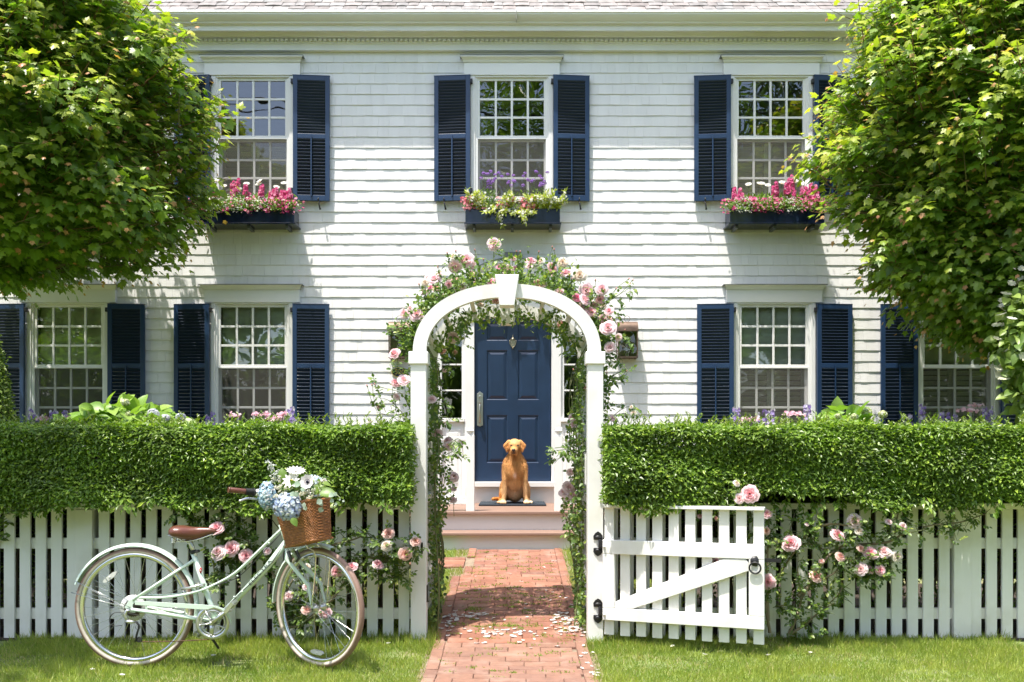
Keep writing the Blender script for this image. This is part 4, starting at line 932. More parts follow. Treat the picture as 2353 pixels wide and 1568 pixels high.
part('sprocket_cassette',t,mk('dark_steel',(.10,.085,.07),.45,metal=.7,var=.3),bike)
t=MB(); t.lathe([(.076,-.001),(.076,.001),(.02,.001),(.02,-.001)],RH+[0,-.022,0],(0,1,0),n=40,closed=True); part('spoke_protector',t,mREFL,bike)
t=MB(); dA=B(560,1135,-.07);
t.ell(B(575,1140,-.075),(.028,.014,.011),n=12,m=8,M=np.array(Matrix.Rotation(R(5),3,'Y'))); t.tube([RH+[0,-.065,-.005],B(548,1070,-.07),B(540,1105,-.072),dA],[.007,.009,.009,.011],n=8); part('derailleur',t,mALU,bike)
t=MB(); t.tube(curve([B(600,1140,-.062),B(628,1170,-.062),B(612,1230,-.062),B(608,1275,-.062)],8),[.012]*8,n=8,flat=.35); t.lathe([(.016,-.003),(.016,.003)],B(628,1262,-.062),(0,1,0),n=12); t.lathe([(.014,-.003),(.014,.003)],B(620,1180,-.06),(0,1,0),n=12)
t.lathe([(.016,-.001),(.001,-.002)],B(628,1262,-.065),(0,1,0),n=12)
t.tube(curve([B(635,1100,-.066),B(540,1082,-.075),B(470,1082,-.08),B(440,1125,-.08),B(460,1165,-.08),B(520,1165,-.075)],18),.002,n=5); part('derailleur_cage',t,mRUBB,bike)
def chain(a,b,k):
    t=MB()
    for i in range(k):
        p=a+(b-a)*(i+.5)/k; sag=-.004*math.sin(math.pi*(i+.5)/k); t.ell(p+[0,0,sag],(.0055,.0022 if i%2 else .0035,.0038),n=6,m=4)
    return t
c_=chain(B(640,1277,-.058),B(1090,1262,-.056),44); part('chain',c_,mk('rusty_chain',(.16,.09,.055),.6,metal=.5,var=.4,vscale=80),bike)
# kickstand, brake, cables
t=MB(); t.tube([B(1045,1175,.03),B(1050,1265,.07),B(1085,1365,.13)],[.009,.008,.007],n=8); part('kickstand',t,mk('dark_grey_metal',(.07,.07,.075),.4,metal=.4),bike)
t=MB(); t.tube([B(895,930,-.03),B(960,920,-.034),B(1010,908,-.03),B(1045,905,-.01)],[.008,.007,.009,.008],n=8); t.tube([B(895,930,.03),B(960,920,.034),B(1010,908,.03),B(1045,905,.01)],[.008,.007,.009,.008],n=8); t.tube([B(905,940,-.03),B(925,970,-.026)],.006,n=6); t.tube([B(1000,905,-.02),B(1000,905,.02)],.012,n=8); part('rear_brake',t,mALU,bike)
t=MB(); 
for s_ in (-1,1): t.tube([cr+fax*s_*.03+ffw*.02-up*.01,cr+fax*s_*.034+ffw*.045-up*.05,cr+fax*s_*.02+ffw*.03-up*.075],[.010,.010,.007],n=8)
part('front_brake',t,mk('dark_brake',(.09,.09,.09),.35,metal=.6),bike)
t=MB(); t.tube(curve([B(1560,560,-.03),B(1430,700,-.03),B(1290,840,-.028),B(1180,890,-.026),B(1080,915,-.024)],20),.0022,n=5); t.tube([B(1560,660,-.018),B(1500,755,-.022),B(1270,975,-.02),B(1130,1120,-.018)],.0022,n=5); t.tube(curve([gB(640,620,-.2),B(1500,420,-.12),B(1550,520,-.05)],10),.0025,n=5); part('cable',t,mRUBB,bike)
t=MB()
for a,b in ((1478,625),(1268,845),(1245,985),(1300,950)): t.ell(B(a,b,-.02),(.006,.006,.006),n=8,m=6)
part('cable_guide',t,mMINT,bike)
# seat post and saddle
t=MB(); t.tube([B(978,715),B(945,625),B(925,600)],[.0135,.0135,.010],n=12); part('seat_post',t,mALU,bike)
t=MB(); t.tube([B(938,690,-.0),B(1005,678,0)],.008,n=8); t.lathe([(.018,-.01),(.018,.01)],B(965,687),unit(B(965,687)-B(985,750)),n=14); t.box(B(985,683)-np.array([.01,.024,.005]),B(985,683)+np.array([.018,.012,.005])); part('seat_clamp',t,mRUBB,bike,bevel=.002)
t=MB(); V=[]; ns=22; m_=20
xs=np.linspace(0,1,ns)
for q in xs:
    zx=812+(1120-812)*q; topz=float(np.interp(q,[0,.03,.1,.25,.45,.7,.9,1],[545,520,508,508,518,520,525,545])); botz=float(np.interp(q,[0,.03,.2,.42,.62,.8,.95,1],[568,588,600,610,606,580,563,554]))
    wq=float(np.interp(q,[0,.04,.15,.3,.45,.6,.8,.95,1],[.03,.07,.088,.082,.055,.034,.024,.018,.008]))
    a_=B(zx,topz);b_=B(zx,botz)
    for k in range(m_):
        a=2*math.pi*k/m_; c,s_=math.cos(a),math.sin(a)
        zc=(a_[2]+b_[2])/2+(a_[2]-b_[2])/2*(np.sign(s_)*abs(s_)**.8 if s_>0 else s_*.9); V.append((a_[0],ZB+wq*np.sign(c)*abs(c)**.7,zc+ (.0)))
i=np.arange(ns-1)[:,None]*m_; j=np.arange(m_)[None]; k=(j+1)%m_
t.add(V,[np.stack([i+j,i+m_+j,i+m_+k,i+k],-1).reshape(-1,4),np.arange(m_)[None],(np.arange(m_)[::-1]+(ns-1)*m_)[None]],True); sd=part('saddle',t,mSAD,bike)
t=MB()
for s_ in (-1,1):
    t.tube(curve([B(1100,565,s_*.01),B(1010,598,s_*.02),B(940,612,s_*.024),B(870,612,s_*.03),B(835,590,s_*.05)],14),.0038,n=6)
    for q in range(5): 
        aa=np.linspace(0,2*np.pi,10); c=B(850,588+q*7,s_*.045); t.tube([c+np.array([.014*math.cos(v),.014*math.sin(v),0]) for v in aa],.0028,n=5,cap=False)
t.tube([B(815,565,-.06),B(860,580,-.065),B(905,595,-.055)],.006,n=6,flat=.4); t.ell(B(925,612),(.018,.022,.012),n=10,m=6); part('saddle_springs',t,mCHROME,sd)
# ================================================================= BASKET
bs=empty('wicker_basket',tuple(B(1740,640)),'brown wicker basket fixed to the bicycle handlebar','basket')
bt=unit(hd*.75+up*.55); 
bt=unit(np.array([-math.sin(R(14))*.83,math.sin(R(14))*.45,math.cos(R(14))]))
fd=unit(ffw-bt*np.dot(ffw,bt)); sdv=unit(np.cross(fd,bt))      # sdv points to the camera side
if sdv[1]>0: sdv=-sdv
bc0=B(1766,612,-.10)+sdv*-.0
def bask(u,v,h): # u forward, v side (-1..1), h 0..1
    L=.118+.022*h; Wd=.078+.022*h; return bc0+fd*u*L+sdv*v*Wd+bt*(h*.215)+fd*.004*h
t=MB(); per=[]; N_=112
def sq(a,p=6): c,s_=math.cos(a),math.sin(a); return (np.sign(c)*abs(c)**(2/p),np.sign(s_)*abs(s_)**(2/p))
rows=27
for r_ in range(rows):
    h=r_/(rows-1); pts=[]
    for i in range(N_+1):
        a=2*math.pi*i/N_; u,v=sq(a); w_=1+.016*(1 if (i//2+r_)%2 else -1)+random.uniform(-.004,.004); p=bask(u*w_,v*w_,h+random.uniform(-.006,.006)); pts.append(p)
    t.tube(pts,.0042,n=5,cap=False)
part('weave',t,mWICK,bs)
t=MB()
for i in range(0,N_,4):
    u,v=sq(2*math.pi*i/N_); t.tube([bask(u*.99,v*.99,0),bask(u*.99,v*.99,1)],.0028,n=5)
for i in range(14):
    v=-1+2*(i+.5)/14; t.tube([bask(-1,v,0),bask(1,v,0)],.006,n=5)
part('stakes',t,mWICK,bs)
t=MB(); pts=[]
for k in range(2):
    pts=[bask(*[q*1.0 for q in sq(2*math.pi*i/N_)],1.02)+bt*.004*math.sin(i*.9+k*math.pi)+sdv*.003*math.cos(i*.9+k*math.pi) for i in range(N_+1)]; t.tube(pts,.006,n=6,cap=False)
part('braided_rim',t,mWICK,bs)
t=MB()
for s_ in (-1,1):
    p0=bask(.15,s_*.55,-.0); t.tube(curve([p0,p0-bt*.03+ffw*.01,FH+fax*-s_*.055+up*.30+ffw*.03,FH+fax*-s_*.058+up*.02],10),.0042,n=8)
part('basket_support',t,mCHROME,bike)
BASK=bask
# ================================================================= FLOWER MESHES
def bloommesh(seed, cin, cout, name='rose_bloom', openn=1.0, rings=((3,.20,.50),(4,.34,.56),(5,.50,.55),(6,.68,.46),(7,.86,.30),(7,1.0,.12))):
    r=random.Random(seed); m=MB()
    for k,(n,rr,h) in enumerate(rings):
        t=k/(len(rings)-1)
        for i in range(n):
            ph=2*math.pi*(i+r.random()*.5)/n+k*1.3; wv=math.pi/n*1.45; V=[];C=[]; q=4
            tilt=r.uniform(-.08,.08); ru=r.uniform(.92,1.1)
            for a in range(q+1):
                v=a/q
                for b in range(5):
                    u=-1+2*b/4; env=(1-.25*abs(u)**3*v)
                    fl=v**(1.3+.9*(1-t)); rho=rr*ru*(.18+.82*math.sin(math.pi/2*min(1,.25+fl*.9)))*openn; hh=(h+.10*(1-t))*math.sin(math.pi/2*v)*env-.10*t*v*v+tilt*v+r.uniform(-.022,.022)*v
                    if t>.5: rho+=.10*v*v*rr*(1+.5*abs(u))
                    an=ph+wv*u*(.5+.5*math.sin(math.pi*min(1,.3+v*.7)))
                    V.append((rho*math.cos(an),rho*math.sin(an),hh-.12)); mix=min(1,t*.75+.35*v); C.append(np.array(cin)*(1-mix)+np.array(cout)*mix)
            ii=np.arange(q)[:,None]*5; jj=np.arange(4)[None]; m.add(V,np.stack([ii+jj,ii+jj+1,ii+6+jj,ii+5+jj],-1).reshape(-1,4),True,np.array(C))
    m.tube([(0,0,-.05),(0,0,-.35)],[.12,.05],n=6,col=(.16,.24,.07))
    me=m.mesh(name); me.materials.append(mPETAL); return me
RB={'pink':[bloommesh(s,(.82,.32,.38),(.88,.68,.70)) for s in (1,2,3)],'deep':[bloommesh(s,(.70,.12,.24),(.80,.36,.47)) for s in (4,5)],
    'pale':[bloommesh(s,(.84,.54,.54),(.86,.75,.74)) for s in (6,7)],'white':[bloommesh(s,(.82,.66,.48),(.85,.82,.75)) for s in (8,9)],'peach':[bloommesh(s,(.82,.42,.34),(.85,.63,.56)) for s in (10,)]}
OPEN={'pink':[bloommesh(s,(.86,.50,.54),(.89,.72,.76),rings=((4,.34,.42),(5,.6,.38),(6,.85,.24),(6,1.05,.06))) for s in (11,12,13)]}
budm=MB(); budm.ell((0,0,.5),(.28,.28,.6),n=8,m=6,col=(.75,.35,.36)); budm.lathe([(.05,-.3),(.26,.1),(.3,.35),(.2,.6)],(0,0,0),n=7,col=(.14,.22,.06)); BUD=budm.mesh('rose_bud'); BUD.materials.append(mGARD)
def face(d,spin=0):     # rotation with local z along d
    d=unit(d); x=unit(np.cross([0,1.,.2],d)); y=np.cross(d,x); c,s=math.cos(spin),math.sin(spin)
    return np.stack([x*c+y*s,-x*s+y*c,d],-1)
def rosecols(n,dark=0):
    t=rng.random(n); a=mixc((.075,.14,.03),(.16,.26,.045),t)
    k=rng.random(n)<.18; a[k]=mixc((.24,.34,.06),(.32,.38,.08),rng.random(k.sum())); return a*(1-dark*.35)
def sprig(lm,tw,p,d,L,n=5,size=.034,colf=rosecols,stem=True,w=ROSEL):
    # compound rose leaves along a shoot
    d=unit(d); q=np.linspace(.1,1,n); sag=np.array([0,0,-.25])
    for i,t_ in enumerate(q):
        c=p+d*L*t_+sag*L*t_*t_*.3; side=unit(np.cross(d,[.2,1,.5])+rv(1,.5)[0])*(1 if i%2 else -1); rd=unit(side+d*.6+rv(1,.2)[0]); ll=size*1.9
        k=5; offs=[(.45,-1),(.45,1),(.75,-1),(.75,1),(1.0,0)]; sd=unit(np.cross(rd,[0,-.5,1.])); 
        P=np.array([c+rd*ll*a for a,_ in offs]); D=np.array([rd*(.5 if b else 1)+sd*b*.9 for a,b in offs]); nn=np.array([0,-.6,.9])+rv(5,.35)
        lm.scatter(*w,P,frames(D+[0,0,-.15],nn),size*rng.uniform(.75,1.1,5),colf(5))
        tw.tube([c,c+rd*ll],.0009,n=3,cap=False,col=(.12,.17,.05))
    if stem: tw.tube([p,p+d*L*.5+sag*L*.08,p+d*L+sag*L*.3],[.0028,.0022,.0012],n=4,cap=False,col=(.12,.15,.05))
# ================================================================= CLIMBING ROSES ON THE ARBOR
zA=Z3(1400,900,1.681); zL=Z3(1500,1750,1.6)
def climber(side,label):
    rs=empty('climbing_rose',(AC+side*.5,6.3,.03),label,'rose')
    lm=MB(); tw=MB(); Xs=AC+side*.5
    # canes up the inside of the arbor side and over the top
    for c in range(5):
        p=[];y0=rng.uniform(5.98,6.58)
        for z in np.linspace(.03,1.75,8): p.append((Xs+side*rng.uniform(-.04,.03)-side*.02,y0+rng.normal(0,.05),z))
        for a in np.linspace(15,85,6):
            ca,sa=math.cos(R(a)),math.sin(R(a)); p.append((AC+side*(.60*ca**.93+.0),y0+rng.normal(0,.05),spr+.47*sa**.93+rng.uniform(-.02,.05)))
        tw.tube(curve(p,30),np.linspace(.006,.002,30),n=5,cap=False,col=(.14,.15,.06))
    # side mass (inside of the posts), thicker in the middle
    n=1750; z=rng.uniform(.06,1.85,n); y=rng.uniform(5.95,6.62,n); wd=np.interp(z,[0,.2,.5,.9,1.3,1.6,1.85],[.03,.05,.085,.13,.105,.045,.04])*(.7+.3*np.sin(z*9+side))
    x=AC+side*(.515-wd*rng.random(n)**1.3*1.15); P=np.stack([x,y,z],-1)
    lm.scatter(*ROSEL,P,frames(rv(n)+[-side*.5,-.3,-.35],rv(n,.5)+[-side*.7,-.7,.7]),rng.uniform(.020,.038,n),rosecols(n))
    # crown on top of the arch
    n=3900; a=rng.uniform(2,92,n); ca,sa=np.cos(np.radians(a)),np.sin(np.radians(a)); off=(np.abs(rng.normal(0,.082,n))+.02*np.sin(a*.22))*(.42+.62*sa); y=rng.uniform(5.88,6.62,n)
    P=np.stack([AC+side*(.60+off)*np.maximum(ca,0)**.93-(side*.02*(ca<0)),y,spr+.01+(.445+off)*sa**.93],-1)
    lm.scatter(*ROSEL,P,frames(rv(n)+[side*.4,-.2,.2],rv(n,.5)+[0,-.5,1]),rng.uniform(.022,.038,n),rosecols(n))
    # under the arch
    n=330; a=rng.uniform(8,88,n); ca,sa=np.cos(np.radians(a)),np.sin(np.radians(a)); off=rng.random(n)*.075*(1+.6*np.sin(a*.3)); y=rng.uniform(5.98,6.6,n)
    P=np.stack([AC+side*(.50-off)*ca**.93,y,spr+(.335-off)*sa**.93],-1)
    lm.scatter(*ROSEL,P,frames(rv(n)+[0,0,-.5],rv(n,.5)+[0,-.8,.4]),rng.uniform(.024,.040,n),rosecols(n))
    # outside of the posts
    n=380; z=rng.uniform(1.42,1.95,n); P=np.stack([AC+side*(.62+np.abs(rng.normal(0,.03,n))),rng.uniform(5.95,6.6,n),z],-1)
    lm.scatter(*ROSEL,P,frames(rv(n)+[side*.4,0,0],rv(n,.5)+[0,-.7,.8]),rng.uniform(.022,.038,n),rosecols(n))
    return rs,lm,tw
crL=climber(-1,'pink climbing rose trained up the left side of the white arbor')
crR=climber(1,'pink and cream climbing rose trained up the right side of the white arbor')
blooms=[ # zoom x, y, radius, kind, depth
(968,130,42,'op',6.1),(785,235,46,'op',6.0),(708,282,46,'op',5.95),(565,362,44,'op',5.95),(662,403,30,'pink',5.92),(540,420,18,'deep',5.9),(366,595,34,'op',5.95),(448,604,44,'op',5.9),(697,213,30,'white',6.1),
(505,450,34,'pale',5.98),(298,865,44,'pink',5.85),(362,1040,40,'op',5.85),(302,1062,42,'pink',5.88),(315,1157,26,'pale',5.9),(195,1225,20,'pale',6.0),(697,757,44,'dusk',6.2),(552,1172,34,'dusk',5.95),(635,978,17,'pale',6.3),(625,852,24,'peach',6.3),(705,856,18,'peach',6.3),
(585,1400,34,'pale',6.1),(660,1488,34,'pale',6.1),(760,1465,16,'pale',6.1),(1007,283,26,'deep',6.1),(948,384,34,'pink',5.93),(985,513,28,'peach',6.0),(878,536,28,'white',6.1),(1065,302,38,'pale',6.1),(760,415,30,'white',6.0),(820,330,34,'pale',6.1),(520,350,20,'pale',6.1),
(600,330,22,'pale',6.0),(1218,242,46,'pink',6.0),(1098,226,22,'pink',6.1),(1360,290,40,'pink',5.98),(1430,254,38,'white',6.0),(1455,322,42,'pink',5.95),(1546,338,46,'white',5.97),(1412,452,42,'pale',5.93),(1305,405,22,'pale',5.95),(1280,245,30,'white',6.2),(1205,280,30,'pale',6.2),
(1592,438,48,'op',5.93),(1527,488,34,'deep',5.9),(1582,502,42,'op',5.88),(1694,430,42,'op',5.93),(1552,552,32,'pale',5.95),(1682,502,34,'pink',5.95),(1620,582,38,'pink',5.9),(1742,579,34,'pink',5.9),(1735,690,54,'op',5.85),(1748,822,42,'pale',5.88),(1806,757,26,'pale',5.88),(1640,540,28,'pale',5.98),
(1700,630,36,'pale',5.95),(1420,670,28,'peach',6.2),(1577,1092,17,'peach',6.0),(1496,1296,30,'dusk',6.2),(1496,1346,24,'dusk',6.2),(1766,1302,30,'dusk',5.95),(1892,1225,14,'white',5.95),(1908,1262,24,'white',5.95),(1808,1360,20,'white',5.9),(130,1320,18,'white',6.0),(1885,395,12,'white',6.0)]
low=[(1250,222,26,'pale',6.2),(1240,322,44,'pale',6.2),(1268,372,36,'pale',6.2),(1210,352,34,'pale',6.2),(1225,385,26,'pale',6.2),(502,252,36,'pale',6.2),(482,62,34,'pale',6.2),(500,400,26,'pale',6.2),(465,20,26,'pale',6.2),(505,330,18,'pale',6.2)]
def addbloom(rs,tw,lm,c,rad,kind,root=None,d=None):
    mm={'op':OPEN['pink'],'pink':RB['pink'],'deep':RB['deep'],'pale':RB['pale'],'white':RB['white'],'peach':RB['peach'],'dusk':RB['pale']}[kind]
    if d is None: d=np.array([rng.normal(0,.35),-1+rng.normal(0,.2),.55+rng.normal(0,.3)])
    me=random.choice(mm); o=instpart('rose_bloom',me,rs,c,face(d,rng.random()*6),rad*rng.uniform(.86,.98))
    d=unit(d); r0=root if root is not None else c-d*rad+np.array([0,.06,-.10])
    tw.tube(curve([c-d*rad*.2,c-d*rad*.9+np.array([0,.01,-.015]),r0],7),.0019,n=4,cap=False,col=(.13,.2,.05))
    P=np.tile(c-d*rad*.6,(4,1))+rv(4,.012); lm.scatter(*ROSEL,P,frames(rv(4)+[0,-.1,.0],rv(4,.4)+[0,-.7,.7]),rng.uniform(.024,.036,4),rosecols(4))
for src,z_,sc in ((blooms,zA,1.681),(low,zL,1.6)):
    for (x,y,r_,k,Zd) in src:
        c=z_(x,y,Zd); rad=r_/sc/1.7408/F*Zd; rs,lm,tw=crL if c[0]<AC else crR
        addbloom(rs,tw,lm,c,rad,k)
for i in range(46):
    a=rng.uniform(14,166); ca,sa=math.cos(R(a)),math.sin(R(a)); off=rng.uniform(.0,.15); c=np.array([AC+(.60+off)*np.sign(ca)*abs(ca)**.93,rng.uniform(5.9,6.5),spr+.03+(.445+off)*sa**.93]); rs,lm,tw=crL if c[0]<AC else crR
    addbloom(rs,tw,lm,c,rng.uniform(.018,.034),random.choice(['pale','white','pale','pink','op','peach']))
def budat(z_,x,y,Zd,rt,cr_,lean=None):
    rs,lm,tw=cr_; c=z_(x,y,Zd); r0=z_(rt[0],rt[1],Zd+.03); tw.tube(curve([c,(c+r0)/2+rv(1,.01)[0],r0],8),.0016,n=4,cap=False,col=(.14,.2,.05))
    instpart('rose_bud',BUD,rs,c,face(c-r0+np.array([0,-.01,0])),.016)
    for q in (.35,.6,.8): 
        p=r0*q+c*(1-q); lm.scatter(*ROSEL,np.tile(p,(3,1)),frames(rv(3)+[0,0,.2],rv(3,.4)+[0,-.7,.7]),rng.uniform(.02,.032,3),rosecols(3))
for (x,y,rt,s_) in ((842,178,(870,300),-1),(712,185,(720,260),-1),(655,198,(665,270),-1),(592,292,(600,350),-1),(468,408,(500,470),-1),(395,548,(430,640),-1),(318,685,(400,900),-1),(118,1090,(180,1250),-1),(150,1085,(190,1250),-1),(170,1080,(240,1260),-1),(1120,188,(1130,300),-1),(1143,190,(1130,300),-1),
    (1268,190,(1250,280),1),(1360,158,(1360,300),1),(1372,175,(1362,300),1),(1868,370,(1700,540),1),(1895,378,(1700,540),1),(1785,435,(1700,560),1),(1852,988,(1715,1100),1),(1727,1003,(1710,1150),1),(1848,715,(1840,780),1),(1508,980,(1570,1060),1),(900,240,(930,360),-1),(1490,370,(1480,440),1),(1650,380,(1640,470),1)):
    budat(zA,x,y,5.93,rt,crL if s_<0 else crR)
# arching shoots with leaves
def shoot(cr_,pts,z_,Zd,n=7,size=.032):
    rs,lm,tw=cr_; P=curve([z_(a,b,Zd+rng.normal(0,.01)) for a,b in pts],3*n); tw.tube(P,np.linspace(.003,.0012,len(P)),n=4,cap=False,col=(.11,.15,.045))
    for i in range(2,len(P),3):
        d=unit(P[min(i+1,len(P)-1)]-P[i-1]); sprig(lm,tw,P[i],unit(d+rv(1,.6)[0]),.02,n=1,size=size,stem=False)
for p in ([(1700,560),(1760,500),(1840,450),(1900,410)],[(1700,600),(1780,590),(1790,600)],[(1700,760),(1800,740),(1890,770)],[(1710,800),(1790,860),(1830,910)],[(1705,900),(1740,920),(1745,960)],[(1715,1240),(1725,1120),(1745,1050),(1850,1010),(1860,1000)],[(1725,1330),(1800,1260),(1850,1230),(1900,1215)],
          [(1730,1060),(1790,1000),(1800,1000)],[(1450,470),(1420,560),(1380,620),(1400,760)],[(1400,700),(1450,760),(1480,830),(1500,860)],[(1380,1500),(1440,1500),(1470,1540)]): shoot(crR,p,zA,5.98)
for p in ([(420,1350),(330,1240),(260,1180),(170,1160)],[(420,1280),(350,1140),(240,1100),(170,1080)],[(415,1400),(300,1300),(180,1260)],[(400,900),(350,760),(290,740)],[(420,760),(390,700),(330,690)],[(410,1200),(395,1100),(340,1000),(270,965)],[(640,560),(740,600),(790,700),(760,800)],[(760,560),(800,640),(760,720)],
          [(520,880),(600,900),(680,950)],[(540,1200),(640,1200),(680,1220)],[(560,1300),(640,1290),(670,1310)],[(620,1560),(700,1520),(745,1530)],[(660,1480),(720,1440),(760,1460)],[(960,260),(975,180),(968,150)],[(720,330),(700,260),(690,230)]): shoot(crL,p,zA,5.98)
for p in ([(1380,120),(1280,110),(1220,80),(1160,85)],[(1370,150),(1260,140),(1190,130),(1150,165)],[(1370,500),(1300,540),(1260,600)]): shoot(crR,p,zL,6.1)
for (rs,lm,tw) in (crL,crR): part('leaves',lm,mGARD,rs); part('canes',tw,mSTEM,rs)
# ================================================================= ROSE BUSHES ON THE FENCE
zR=Z3(2300,1800,1.681)
def bush(label,z_,sc,base,blo,branches,Zf,org):
    rs=empty('rose_bush',org,label,'rose'); lm=MB(); tw=MB(); curves=[]
    for br in branches:
        P=curve([z_(a,b,Zf+.03*math.sin(i*2+a)) for i,(a,b) in enumerate(br)],30); tw.tube(P,np.linspace(.011 if len(br)>3 else .006,.002,30),n=6,cap=False,col=(.22,.17,.11)); curves.append(P)
        for i in list(range(4,30,2))+(list(range(5,30,3)) if 'bicycle' in label else []): sprig(lm,tw,P[i],unit(np.array([rng.normal(0,1),-.35,rng.normal(.2,.9)])),rng.uniform(.03,.10),n=rng.integers(1,3),size=rng.uniform(.024,.036),colf=lambda n: rosecols(n,.5))
    allp=np.concatenate(curves)
    for (x,y,r_,k) in blo:
        c=z_(x,y,Zf-.05-rng.random()*.04 if y>420 else 5.53); rad=r_/sc/1.7408/F*Zf; j=np.argmin(np.linalg.norm(allp-c-[0,0,-.08],axis=1)); root=allp[j]
        addbloom(rs,tw,lm,c,rad*1.13,k,root=root)
        for q in (.3,.5,.75): sprig(lm,tw,c*(1-q)+root*q,unit(rv(1)[0]+[0,-.3,0]),.04,n=2,size=.03,colf=lambda n: rosecols(n,.4))
    return rs,lm,tw
bR=bush('pink rose bush climbing the picket fence beside the open gate',zR,1.681,None,
 [(1175,298,54,'pink'),(1105,328,32,'dusk'),(1088,225,22,'white'),(1290,430,32,'pink'),(1288,545,24,'peach'),(1452,627,52,'pink'),(1765,572,48,'pink'),(1883,482,46,'pale'),(1912,545,28,'white'),(1785,717,34,'peach'),(1922,663,26,'peach'),(1990,692,44,'pink'),(2078,685,44,'pale'),(2167,717,36,'white'),(1622,850,40,'peach'),(1922,803,42,'pale'),(1978,802,32,'pink'),(2053,810,31,'pink'),(1298,890,44,'pink'),(2110,482,22,'dusk'),(2205,515,24,'dusk'),(945,750,24,'pink'),(948,460,17,'peach'),(840,445,16,'pink'),(1658,748,16,'peach'),(1560,500,14,'dusk')],
 [[(1440,1240),(1490,1120),(1520,1000),(1500,850),(1500,700)],[(1440,1240),(1540,1180),(1620,1110),(1740,1030)],[(1310,1230),(1290,1000),(1400,800),(1520,620),(1640,430)],[(1500,980),(1600,900),(1740,830),(1780,760)],[(1520,1000),(1700,720),(1880,600),(1900,540)],[(1740,760),(1900,740),(2050,720),(2150,750)],[(1900,640),(2100,620),(2200,570),(2340,540)],[(1880,800),(1980,850),(2080,850)],[(1300,1150),(1290,850),(1300,600),(1300,480)],[(1290,700),(1200,500),(1150,340)],[(1400,700),(1440,560),(1480,420)],[(1560,560),(1700,500),(1860,520),(1960,600)],[(2150,570),(2180,400),(2240,300)],[(1500,1100),(1420,1050),(1330,1060)],[(1800,900),(1780,960),(1700,1040)],[(1500,640),(1620,640),(1700,700)],
  [(2340,520),(2460,500),(2560,530)],[(2500,500),(2620,480),(2760,430)]],5.72,tuple(zR(1440,1240,5.72)))
part('leaves',bR[1],mGARD,bR[0]); part('canes',bR[2],mSTEM,bR[0])
zB2=Z3(200,1800,1.681)
bL=bush('pink rose bush on the picket fence behind the bicycle and its front wheel',zB2,1.681,None,
 [(1120,525,50,'pink'),(1130,690,48,'dusk'),(1220,663,48,'pink'),(1318,713,42,'pink'),(2275,560,40,'peach'),(2262,645,34,'white'),(1925,820,34,'pink'),(2030,785,38,'pink'),(2205,770,36,'pink'),(1725,1075,32,'peach'),(1850,1090,38,'pink'),(1722,920,24,'dusk'),(1605,985,32,'pale'),(1730,785,20,'white'),(1462,680,24,'dusk'),(2390,700,40,'peach'),(2460,615,34,'peach'),(1500,1020,12,'dusk')],
 [[(1600,1190),(1700,1170),(1850,1050),(1800,900),(1780,700)],[(1600,1190),(1580,1000),(1640,860),(1700,720)],[(1700,1170),(1900,1000),(2000,850),(2050,700)],[(2000,860),(2150,720),(2250,640)],[(2150,720),(2300,760),(2400,720),(2450,640)],[(1780,700),(1900,640),(2050,600),(2140,560)],[(1580,1000),(1480,800),(1380,700),(1240,620)],[(1380,700),(1250,740),(1130,740)],[(1240,620),(1180,560),(1130,540)],[(1100,760),(1110,850),(1150,930)],[(1640,1100),(1620,1150)],[(1340,720),(1320,560),(1200,440)],[(1000,600),(960,450),(880,400)],[(2250,700),(2300,850),(2380,860)],[(1700,1000),(1620,1060),(1520,1080)]],5.74,tuple(zB2(1600,1240,5.74)))
part('leaves',bL[1],mGARD,bL[0]); part('canes',bL[2],mSTEM,bL[0])
for lab,pts in (('thin leafy vine hanging on the fence at the far left edge',[(0,1040,1),(20,1100,1),(10,1240,1),(60,1180,1)]),):
    v=empty('vine',W(-5,1200,5.85),lab,'vine'); lm=MB(); tw=MB(); tw.tube([W(-20,1250,5.86),W(-5,1200,5.85),W(10,1160,5.86)],.002,n=4)
    for _ in range(12): sprig(lm,tw,W(rng.uniform(-20,28),rng.uniform(1165,1245),5.84),rv(1)[0],.03,n=1,size=.04)
    part('leaves',lm,mGARD,v); part('stem',tw,mSTEM,v)
# ================================================================= WINDOW BOXES
def spike(fm,tw,p,h,cols,r=.014,n=26,fl=FLOR5,top=.5,size=.011,lean=None):
    lean=rv(1,.08)[0] if lean is None else lean; e=p+np.array([lean[0]*h,lean[1]*h,h]); tw.tube([p,e],[.002,.001],n=4,cap=False,col=(.13,.2,.05))
    t=rng.uniform(1-top,1,n); a=rng.random(n)*6.28; rr=r*(1.25-t*.8); P=p+(e-p)*t[:,None]+np.stack([np.cos(a)*rr,np.sin(a)*rr,0*a],-1)
    C=np.array(cols)[rng.integers(0,len(cols),n)]; d=np.stack([np.cos(a),np.sin(a),.3+0*a],-1); Rf=np.stack([face(x) for x in d]); fm.scatter(*fl,P,Rf,size*(1.3-.6*t),C)
def tuft(lm,p,n,h,w,cols,size=(.02,.035),tpl=NARROW,up_=.8):
    P=p+np.stack([rng.normal(0,w,n),rng.normal(0,w*.7,n),rng.random(n)*h],-1); lm.scatter(*tpl,P,frames(np.stack([rng.normal(0,.6,n),rng.normal(0,.6,n),up_+rng.normal(0,.3,n)],-1),rv(n,.6)+[0,-.7,.5]),rng.uniform(size[0],size[1],n),mixc(cols[0],cols[1],rng.random(n)))
G1=((.11,.21,.03),(.24,.38,.05)); G2=((.32,.42,.06),(.60,.62,.12))
PINKS=[(.70,.11,.30),(.60,.06,.22),(.78,.30,.46)]; 
